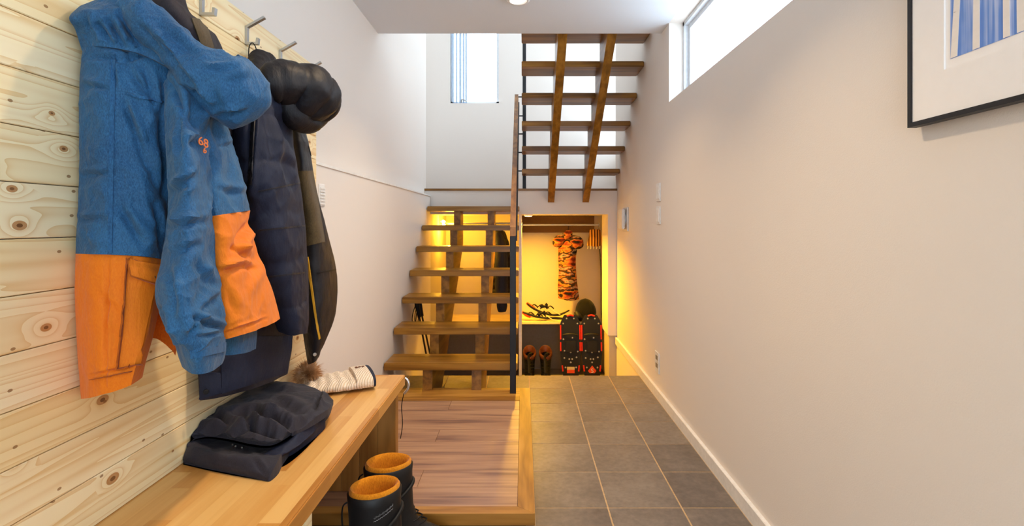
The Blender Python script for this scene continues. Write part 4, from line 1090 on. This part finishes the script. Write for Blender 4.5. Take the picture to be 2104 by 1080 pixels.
# ------------------------------------------------------------------ closet contents
M['plaid'] = None
def plaid_mat():
    m = Mat('plaid_fleece', 0.85, 0.15)
    n = m.noise(m.coord((5, 5, 17)), 1.0, 1, 0.4); n2 = m.noise(m.coord((24, 24, 40)), 1.0, 1)
    f = m.math('ADD', m.math('MULTIPLY', n, 0.8), m.math('MULTIPLY', n2, 0.2))
    m.base(m.ramp(f, [(0.30, C('141013')), (0.38, C('6b2415')), (0.43, C('96492c')), (0.47, C('a8722e')), (0.50, C('231a1c')), (0.54, C('2c2224')), (0.57, C('84482e')), (0.61, C('8a8078')), (0.66, C('1a1416'))], 'LINEAR'))
    return m.m
M['plaid'] = plaid_mat()
Yc = 5.52
rd = thing('coat_rail', 'thin metal coat rail spanning the closet under the landing', 'rail', (0.4, 5.45, 1.1))
tube('bar', [(0.0, 5.45, 1.117), (0.795, 5.45, 1.117)], 0.010, M['steel'], rd, n=14)
for x in (-0.012, 0.794):
    disc('flange', (x, 5.45, 1.117), (1, 0, 0), 0.026, [(0.026, -0.001), (0.026, 0.006), (0.016, 0.007)], M['steel'], rd, n=18)
rb = box('shade_board', -0.013, 0.798, YB - 0.045, YB - 0.021, 1.03, EYE + 0.076, plain('brown_shade', '5e4020', 0.7)); tag(rb, 'dark brown board standing in for shade along the top of the closet back wall', 'board')  # shade at the top of the back wall, put in as a dark strip
pj = thing('plaid_jacket', 'orange and black plaid jacket hanging in the lit closet', 'jacket', (0.47, Yc, 0.3))
cpj = garment('body', [
    [(1156, 484, Yc), (1164, 478, Yc - .02), (1172, 480, Yc - .02), (1180, 488, Yc)],
    [(1148, 505, Yc), (1160, 504, Yc - .05), (1174, 504, Yc - .05), (1186, 506, Yc)],
    [(1147, 530, Yc), (1160, 532, Yc - .06), (1172, 532, Yc - .06), (1183, 530, Yc)],
    [(1148, 560, Yc), (1160, 562, Yc - .06), (1173, 562, Yc - .06), (1184, 560, Yc)],
    [(1146, 590, Yc), (1160, 592, Yc - .07), (1174, 592, Yc - .07), (1187, 590, Yc)],
    [(1147, 612, Yc), (1160, 616, Yc - .07), (1174, 618, Yc - .07), (1190, 614, Yc)]], M['plaid'], pj, mode='Y', thick=0.08, away=(0, 1, 0), amp=0.010, seed=31.0, m=60, n=40, xmin=None)
blob_tube('sleeve', [(1160, 484, Yc - .02, 6), (1150, 492, Yc - .03, 10), (1142, 500, Yc - .02, 9), (1137, 504, Yc - .02, 3)], M['plaid'], pj, mode='Y', amp=0.006, seed=4.0)
blob_tube('sleeve', [(1174, 488, Yc - .02, 6), (1184, 496, Yc - .03, 12), (1192, 502, Yc - .02, 11), (1198, 505, Yc - .02, 3)], M['plaid'], pj, mode='Y', amp=0.006, seed=5.0)
blob_tube('hood', [(1160, 490, Yc - .04, 4), (1166, 482, Yc - .05, 8), (1171, 478, Yc - .04, 7), (1174, 475, Yc - .03, 2)], M['plaid'], pj, mode='Y', amp=0.004, seed=6.0)
tube('hanging_loop', [W(1168, 478, Y=Yc), W(1168, 466, Y=5.47), W(1168, 457, Y=5.45)], 0.003, M['cord'], pj, res=3, n=6)

sk = thing('striped_scarf', 'brown and gold striped scarf folded over the far end of the coat rail', 'scarf', (0.77, 5.42, 0.9))
strm = Mat('gold_stripes', 0.85, 0.1)
wv = strm.n('TexWave', {'Vector': strm.coord((1, 0.0, 0.0)), 'Scale': 11.0, 'Distortion': 1.0}); strm.base(strm.ramp(wv.outputs['Fac'], [(0.3, C('4a2a12')), (0.5, C('8a531d')), (0.8, C('d89a3c'))]))
garment('cloth', [[(1212, 472, 5.43), (1220, 471, 5.41), (1228, 471, 5.41), (1234, 472, 5.43)], [(1209, 490, 5.43), (1219, 490, 5.40), (1229, 490, 5.40), (1236, 490, 5.43)], [(1206, 504, 5.43), (1218, 506, 5.41), (1228, 506, 5.41), (1235, 504, 5.43)]],
        strm.m, sk, mode='Y', thick=0.03, away=(0, 1, 0), amp=0.005, seed=2.0, m=24, n=30, xmin=None)
for k, px in enumerate((1208, 1214, 1220, 1226, 1232)):
    p = W(px, 505, Y=5.41); tube('fringe', [p, p + Vector((0.002, 0, -0.018)), p + Vector((-0.002, 0, -0.032))], 0.004, plain('cream_fringe', 'cfc4ae', 0.9), sk, n=6)
ck = tube('hanging_cord', [W(1230, 470, Y=5.44), W(1232, 510, Y=5.44), W(1235, 560, Y=5.4), W(1236, 650, Y=5.35), W(1243, 672, Y=5.25), W(1252, 686, Y=5.1), W(1259, 690, Y=4.93)], 0.006, M['cord'], None, res=5, n=8)
tag(ck, 'dark cord hanging down the closet side to the jamb', 'cord')

# cleats and straps on the shelf
M['red'] = plain('red_plastic', 'c0281c', 0.45)
M['redorange'] = plain('orange_red_tip', 'e0502a', 0.45)
M['pale'] = plain('pale_strap', 'd8c7a0', 0.6)
def cleat(label, pts, tip, y, seed):
    t = thing('ice_cleat', label, 'ice cleat', W(pts[0][0], 660, Y=y))
    for dy in (-0.045, 0.045):
        tube('side_rail', [Vector((q_.x, q_.y, max(q_.z, 0.122))) for q_ in (W(a, b, Y=y + dy) for a, b in pts)], [0.008] + [0.012] * (len(pts) - 2) + [0.007], M['rubber'], t, res=5, n=8)
    a, b = pts[0]; tube('tip', [W(a - 1, b - 1, Y=y), W(a + 7, b + 5, Y=y), W(a + 16, b + 10, Y=y)], [0.012, 0.018, 0.012], M['redorange'], t, res=4, n=10)
    c = W(tip[0], tip[1], Y=y)
    rg = random.Random(seed); c.z = max(c.z, 0.13)
    for k in range(5):
        q = c + Vector((rg.uniform(-0.10, 0.10), rg.uniform(-0.05, 0.03), rg.uniform(-0.005, 0.02)))
        tube('strap', [q + Vector((-0.035, 0.02, -0.012)), q + Vector((0, -0.03, 0.024)), q + Vector((0.04, 0.0, -0.008))], 0.009, M['rubber'] if k % 2 else M['bootleather'], t, res=4, n=8, flat=0.6)
    box('buckle', c.x - 0.022, c.x + 0.020, y - 0.06, y - 0.02, c.z + 0.005, c.z + 0.045, M['rubber'], t, bevel=0.008, seg=2)
    box('buckle', c.x + 0.035, c.x + 0.065, y - 0.05, y - 0.01, c.z + 0.01, c.z + 0.055, M['rubber'], t, bevel=0.008, seg=2)
    tube('pale_strap', [Vector((q_.x, q_.y, max(q_.z, 0.117))) for q_ in (W(tip[0] + 16, tip[1], Y=y - .06), W(tip[0] + 26, tip[1] + 8, Y=y - .06), W(tip[0] + 38, tip[1] + 14, Y=y - .06))], 0.006, M['pale'], t, res=4, n=6)
    return t
cleat('black ice cleat with red tip on top of the closet shelf pile', [(1083, 623), (1094, 632), (1110, 640), (1130, 646), (1150, 646), (1170, 637)], (1113, 632), 5.60, 2)
cleat('black ice cleat with red tip at the bottom of the closet shelf pile', [(1074, 641), (1086, 645), (1102, 650), (1122, 653), (1140, 653), (1156, 655)], (1108, 648), 5.47, 5)

# black beanie helmet beside them
hm = thing('winter_hat', 'round black winter hat on the closet shelf above the snowshoes', 'hat', (0.665, 5.5, 0.108))
hcx, hcy = 0.662, 5.52
rr = []
for i in range(14):
    u = i / 13; z = 0.109 + 0.225 * u; r = 0.112 * math.sqrt(max(0.0004, 1 - max(0.0, (u - 0.32) / 0.68) ** 2)) * (0.82 + 0.18 * min(1, u * 3))
    rr.append([Vector((hcx + r * math.cos(a) + 0.01 * (1 - u), hcy + r * 0.95 * math.sin(a), z)) for a in (2 * math.pi * q / 32 for q in range(32))])
rings('shell', rr, cloth('black_fleece', '060507', '0c0a0b', 0.9, 300, 0.3, 30), hm)
blob_tube('ear_flap', [(1184, 640, 5.42, 5), (1189, 650, 5.40, 8), (1196, 657, 5.40, 4)], M['rubber'], hm, mode='Y', amp=0.002)
disc('orange_badge', W(1192, 648, Y=5.385), (-0.2, -1, 0.1), 0.02, [(0.016, -0.004), (0.016, 0.003), (0.001, 0.005)], M['redorange'], hm, n=14)

# hiking boots
M['brownboot'] = plain('brown_leather', '4f2410', 0.5, 0, 0.4, 30, 0.3)
def hiking(px, label, y):
    x = (px - CX) * y / FP
    t = thing('hiking_boot', label, 'boot', (x, y, ZP), 'pair of brown hiking boots')
    def ring(cy_, wx, ly, z, dz=0.0):
        return [Vector((x + wx * math.cos(a), y + cy_ + ly * math.sin(a), ZP + z + dz * math.sin(a))) for a in (2 * math.pi * q / 28 for q in range(28))]
    rings('upper', [ring(-0.05, 0.047, 0.14, 0.02), ring(-0.05, 0.05, 0.142, 0.05), ring(-0.04, 0.05, 0.13, 0.085), ring(-0.01, 0.048, 0.095, 0.13), ring(0.0, 0.052, 0.078, 0.20), ring(0.0, 0.060, 0.078, 0.27, 0.02), ring(0, 0.064, 0.08, 0.315, 0.035), ring(0, 0.056, 0.072, 0.322, 0.035), ring(0, 0.05, 0.064, 0.29, 0.03)], M['bootleather'], t, cap=False)
    rings('sole', [ring(-0.05, 0.05, 0.145, 0.0005), ring(-0.05, 0.054, 0.15, 0.01), ring(-0.05, 0.054, 0.15, 0.028), ring(-0.05, 0.048, 0.142, 0.03)], M['brownboot'], t)
    rings('collar', [ring(0, 0.0635, 0.0805, 0.285, 0.03), ring(0, 0.069, 0.086, 0.30, 0.035), ring(0, 0.069, 0.086, 0.325, 0.037), ring(0, 0.060, 0.077, 0.338, 0.038), ring(0, 0.052, 0.068, 0.325, 0.036), ring(0, 0.048, 0.062, 0.28, 0.03)], M['brownboot'], t, cap=False)
    tube('tongue', [Vector((x, y - 0.115, ZP + 0.14)), Vector((x, y - 0.088, ZP + 0.23)), Vector((x, y - 0.078, ZP + 0.30)), Vector((x + 0.012, y - 0.088, ZP + 0.335))], [0.024, 0.028, 0.032, 0.022], M['bootleather'], t, res=4, n=12, flat=0.3)
    for k in range(5):
        z = ZP + 0.15 + 0.032 * k; yy = y - 0.105 + 0.006 * k
        tube('lace', [(x - 0.042, yy + 0.03, z), (x, yy - 0.006, z + 0.006), (x + 0.042, yy + 0.03, z)], 0.004, M['redorange'] if k == 4 else M['cord'], t, res=3, n=6)
    return t
hiking(1088, 'brown and black hiking boot next to the closet divider', 5.28)
hiking(1121, 'brown and black hiking boot next to the snowshoes', 5.28)

# snowshoes leaning in the closet
def snowshoe(px, label, emblem):
    y0 = 5.16; w_ = 0.102; zb, zt_ = ZP + 0.004, 0.205; xc = (px - CX) * y0 / FP; lean = 0.10
    t = thing('snowshoe', label, 'snowshoe', (xc, y0, ZP), 'pair of snowshoes')
    def P(u, v, d=0.0):   # u across -1..1, v up 0..1
        wid = w_ * (0.62 + 0.38 * min(1.0, v * 2.2)) * (1 - 0.42 * max(0.0, (v - 0.86) / 0.14) ** 1.5)
        return Vector((xc + u * wid, y0 + lean * v - d, zb + (zt_ - zb) * v))
    vs__, f = [], []; n, m = 9, 40
    for d in (0.0, 0.014):
        for i in range(m):
            for k in range(n): vs__.append(P(-1 + 2 * k / (n - 1), i / (m - 1), d))
    kk = n * m
    for i in range(m - 1):
        for k in range(n - 1):
            a = i * n + k; f += [(a, a + n, a + n + 1, a + 1), (kk + a, kk + a + 1, kk + a + n + 1, kk + a + n)]
    rim = [k for k in range(n)] + [i * n + n - 1 for i in range(1, m)] + [(m - 1) * n + k for k in range(n - 2, -1, -1)] + [i * n for i in range(m - 2, 0, -1)]
    for a, b in zip(rim, rim[1:] + rim[:1]): f.append((a, b, b + kk, a + kk))
    mesh('deck', vs__, f, M['rubber'], t)
    for s_ in (-1, 1):
        for a, b in ((0.02, 0.16), (0.22, 0.30), (0.50, 0.62), (0.66, 0.86)):
            tube('red_rail', [P(s_ * 0.96, a + (b - a) * q / 4, 0.018) for q in range(5)], 0.008, M['red'], t, n=8, res=2)
    tube('red_tip', [P(-0.5, 0.985, 0.016), P(0, 1.0, 0.02), P(0.5, 0.985, 0.016)], 0.009, M['red'], t, n=8, res=4)
    pts_ = [(-.45, .95), (.45, .95), (-.72, .88), (.72, .88), (-.7, .66), (.2, .68), (-.6, .5), (0, .48), (.7, .49), (-.65, .40), (.6, .41), (-.15, .385), (.15, .385), (0, .34), (-.62, .27), (.62, .27)]
    for u, v in pts_:
        disc('rivet', P(u, v, 0.013), (0, -1, 0.15), 0.008, [(0.009, 0.0), (0.008, 0.005), (0.002, 0.007)], M['steel'], t, n=10)
    c = P(0, 0.58, 0.014); box('binding_plate', c.x - 0.055, c.x + 0.055, c.y - 0.022, c.y + 0.002, c.z - 0.07, c.z + 0.045, M['bootleather'], t, bevel=0.008, seg=2)
    tube('binding_strap', [P(-0.75, 0.72, 0.012), P(-0.3, 0.74, 0.035), P(0.3, 0.74, 0.035), P(0.75, 0.72, 0.012)], 0.010, M['rubber'], t, n=8, res=4, flat=0.5)
    e = P(0, 0.225, 0.0152)
    if emblem == 'diamond':
        r_ = 0.042
        em = mesh('emblem', [e + Vector((dx * r_, dy, dz * r_ * 1.3)) for dy in (0, -0.002) for dx, dz in ((0, 1), (1, 0), (0, -1), (-1, 0))], [(0, 1, 2, 3), (4, 5, 6, 7), (0, 1, 5, 4), (1, 2, 6, 5), (2, 3, 7, 6), (3, 0, 4, 7)], M['redorange'], t)
        lettering('emblem_mark', 'S', 0.06, e + Vector((0, -0.0032, 0)), (1, 0, 0), (0, 0, 1), M['white'], em)
    else:
        em = box('emblem', e.x - 0.038, e.x + 0.038, e.y - 0.002, e.y, e.z - 0.045, e.z + 0.012, M['redorange'], t)
        box('emblem_band', e.x - 0.038, e.x + 0.038, e.y - 0.002, e.y, e.z + 0.012, e.z + 0.040, M['pale'], t)
    return t
snowshoe(1173, 'black and red snowshoe with a square emblem leaning in the closet', 'square')
snowshoe(1217, 'black and red snowshoe with a diamond emblem leaning in the closet', 'diamond')

# dark jackets hanging behind the treads, seen between them
ya = 5.35
q = thing('puffer_jacket', 'dark puffer jacket hanging behind the open stair treads', 'jacket', (-0.25, ya, 0.3))
garment('body', [
    [(1014, 470, ya), (1022, 466, ya - .03), (1030, 470, ya - .03), (1038, 482, ya)],
    [(1012, 500, ya), (1022, 498, ya - .06), (1034, 498, ya - .06), (1046, 500, ya)],
    [(1010, 540, ya), (1022, 540, ya - .07), (1036, 540, ya - .07), (1050, 540, ya)],
    [(1008, 580, ya), (1022, 582, ya - .07), (1036, 582, ya - .07), (1050, 582, ya)],
    [(1007, 612, ya), (1020, 616, ya - .06), (1034, 616, ya - .06), (1048, 614, ya)]], M['blackpuff'], q, mode='Y', thick=0.10, away=(0, 1, 0), amp=0.006, seed=41.0, m=60, n=36, xmin=None, quilt=(0.075, 0.018))
blob_tube('sleeve', [(1024, 480, ya - .05, 7), (1030, 520, ya - .09, 11), (1030, 570, ya - .10, 12), (1031, 620, ya - .10, 10), (1032, 640, ya - .10, 7)], M['navy'], q, mode='Y', amp=0.005, seed=43.0, quilt=(8, 0.006))
tube('hanging_loop', [W(1020, 472, Y=ya), W(1019, 463, Y=ya), W(1017, 455, Y=ya)], 0.004, M['cord'], q, n=6)
rl2 = tube('coat_rail', [(XL + 0.001, ya, 1.135), (-0.043, ya, 1.135)], 0.012, M['steel'], None, n=12); tag(rl2, 'metal coat rail in the closet bay behind the treads', 'rail')
# ski poles leaning under the stairs
for lab, a, b in (('black ski pole leaning under the stairs, closest to the side wall', (857, 626), (873, 726)), ('black ski pole leaning under the stairs, closest to the stair beam', (862, 624), (881, 726))):
    y = 4.02 if a[0] < 860 else 4.09; p0, p1 = W(*a, Y=y), W(*b, Y=y); d_ = (p1 - p0) / (p1.z - p0.z); foot = p0 + d_ * (ZP + 0.003 - p0.z)
    foot.y += 0.1
    t = thing('ski_pole', lab, 'ski pole', foot, 'ski poles under the stairs')
    ax = (foot - p0).normalized()
    tube('shaft', [p0 + ax * 0.02, foot - ax * 0.02], 0.007, M['black'], t, n=10)
    tube('grip', [p0 - ax * 0.03, p0 + ax * 0.0, p0 + ax * 0.05, p0 + ax * 0.10], [0.014, 0.019, 0.016, 0.013], M['rubber'], t, n=12, res=3)
    tube('wrist_strap', [p0 - ax * 0.02, p0 + Vector((-0.03, -0.01, -0.06)), p0 + Vector((-0.035, -0.012, -0.13)), p0 + Vector((-0.015, -0.012, -0.17)), p0 + Vector((-0.005, -0.015, -0.10)), p0 + ax * 0.01], 0.0035, M['cord'], t, n=6, res=4)
    disc('basket', foot - ax * 0.06, ax, 0.03, [(0.008, -0.006), (0.034, 0.0), (0.036, 0.004), (0.008, 0.008)], M['rubber'], t, n=18)
    tube('tip', [foot - ax * 0.03, foot], [0.006, 0.002], M['steel'], t, n=8)
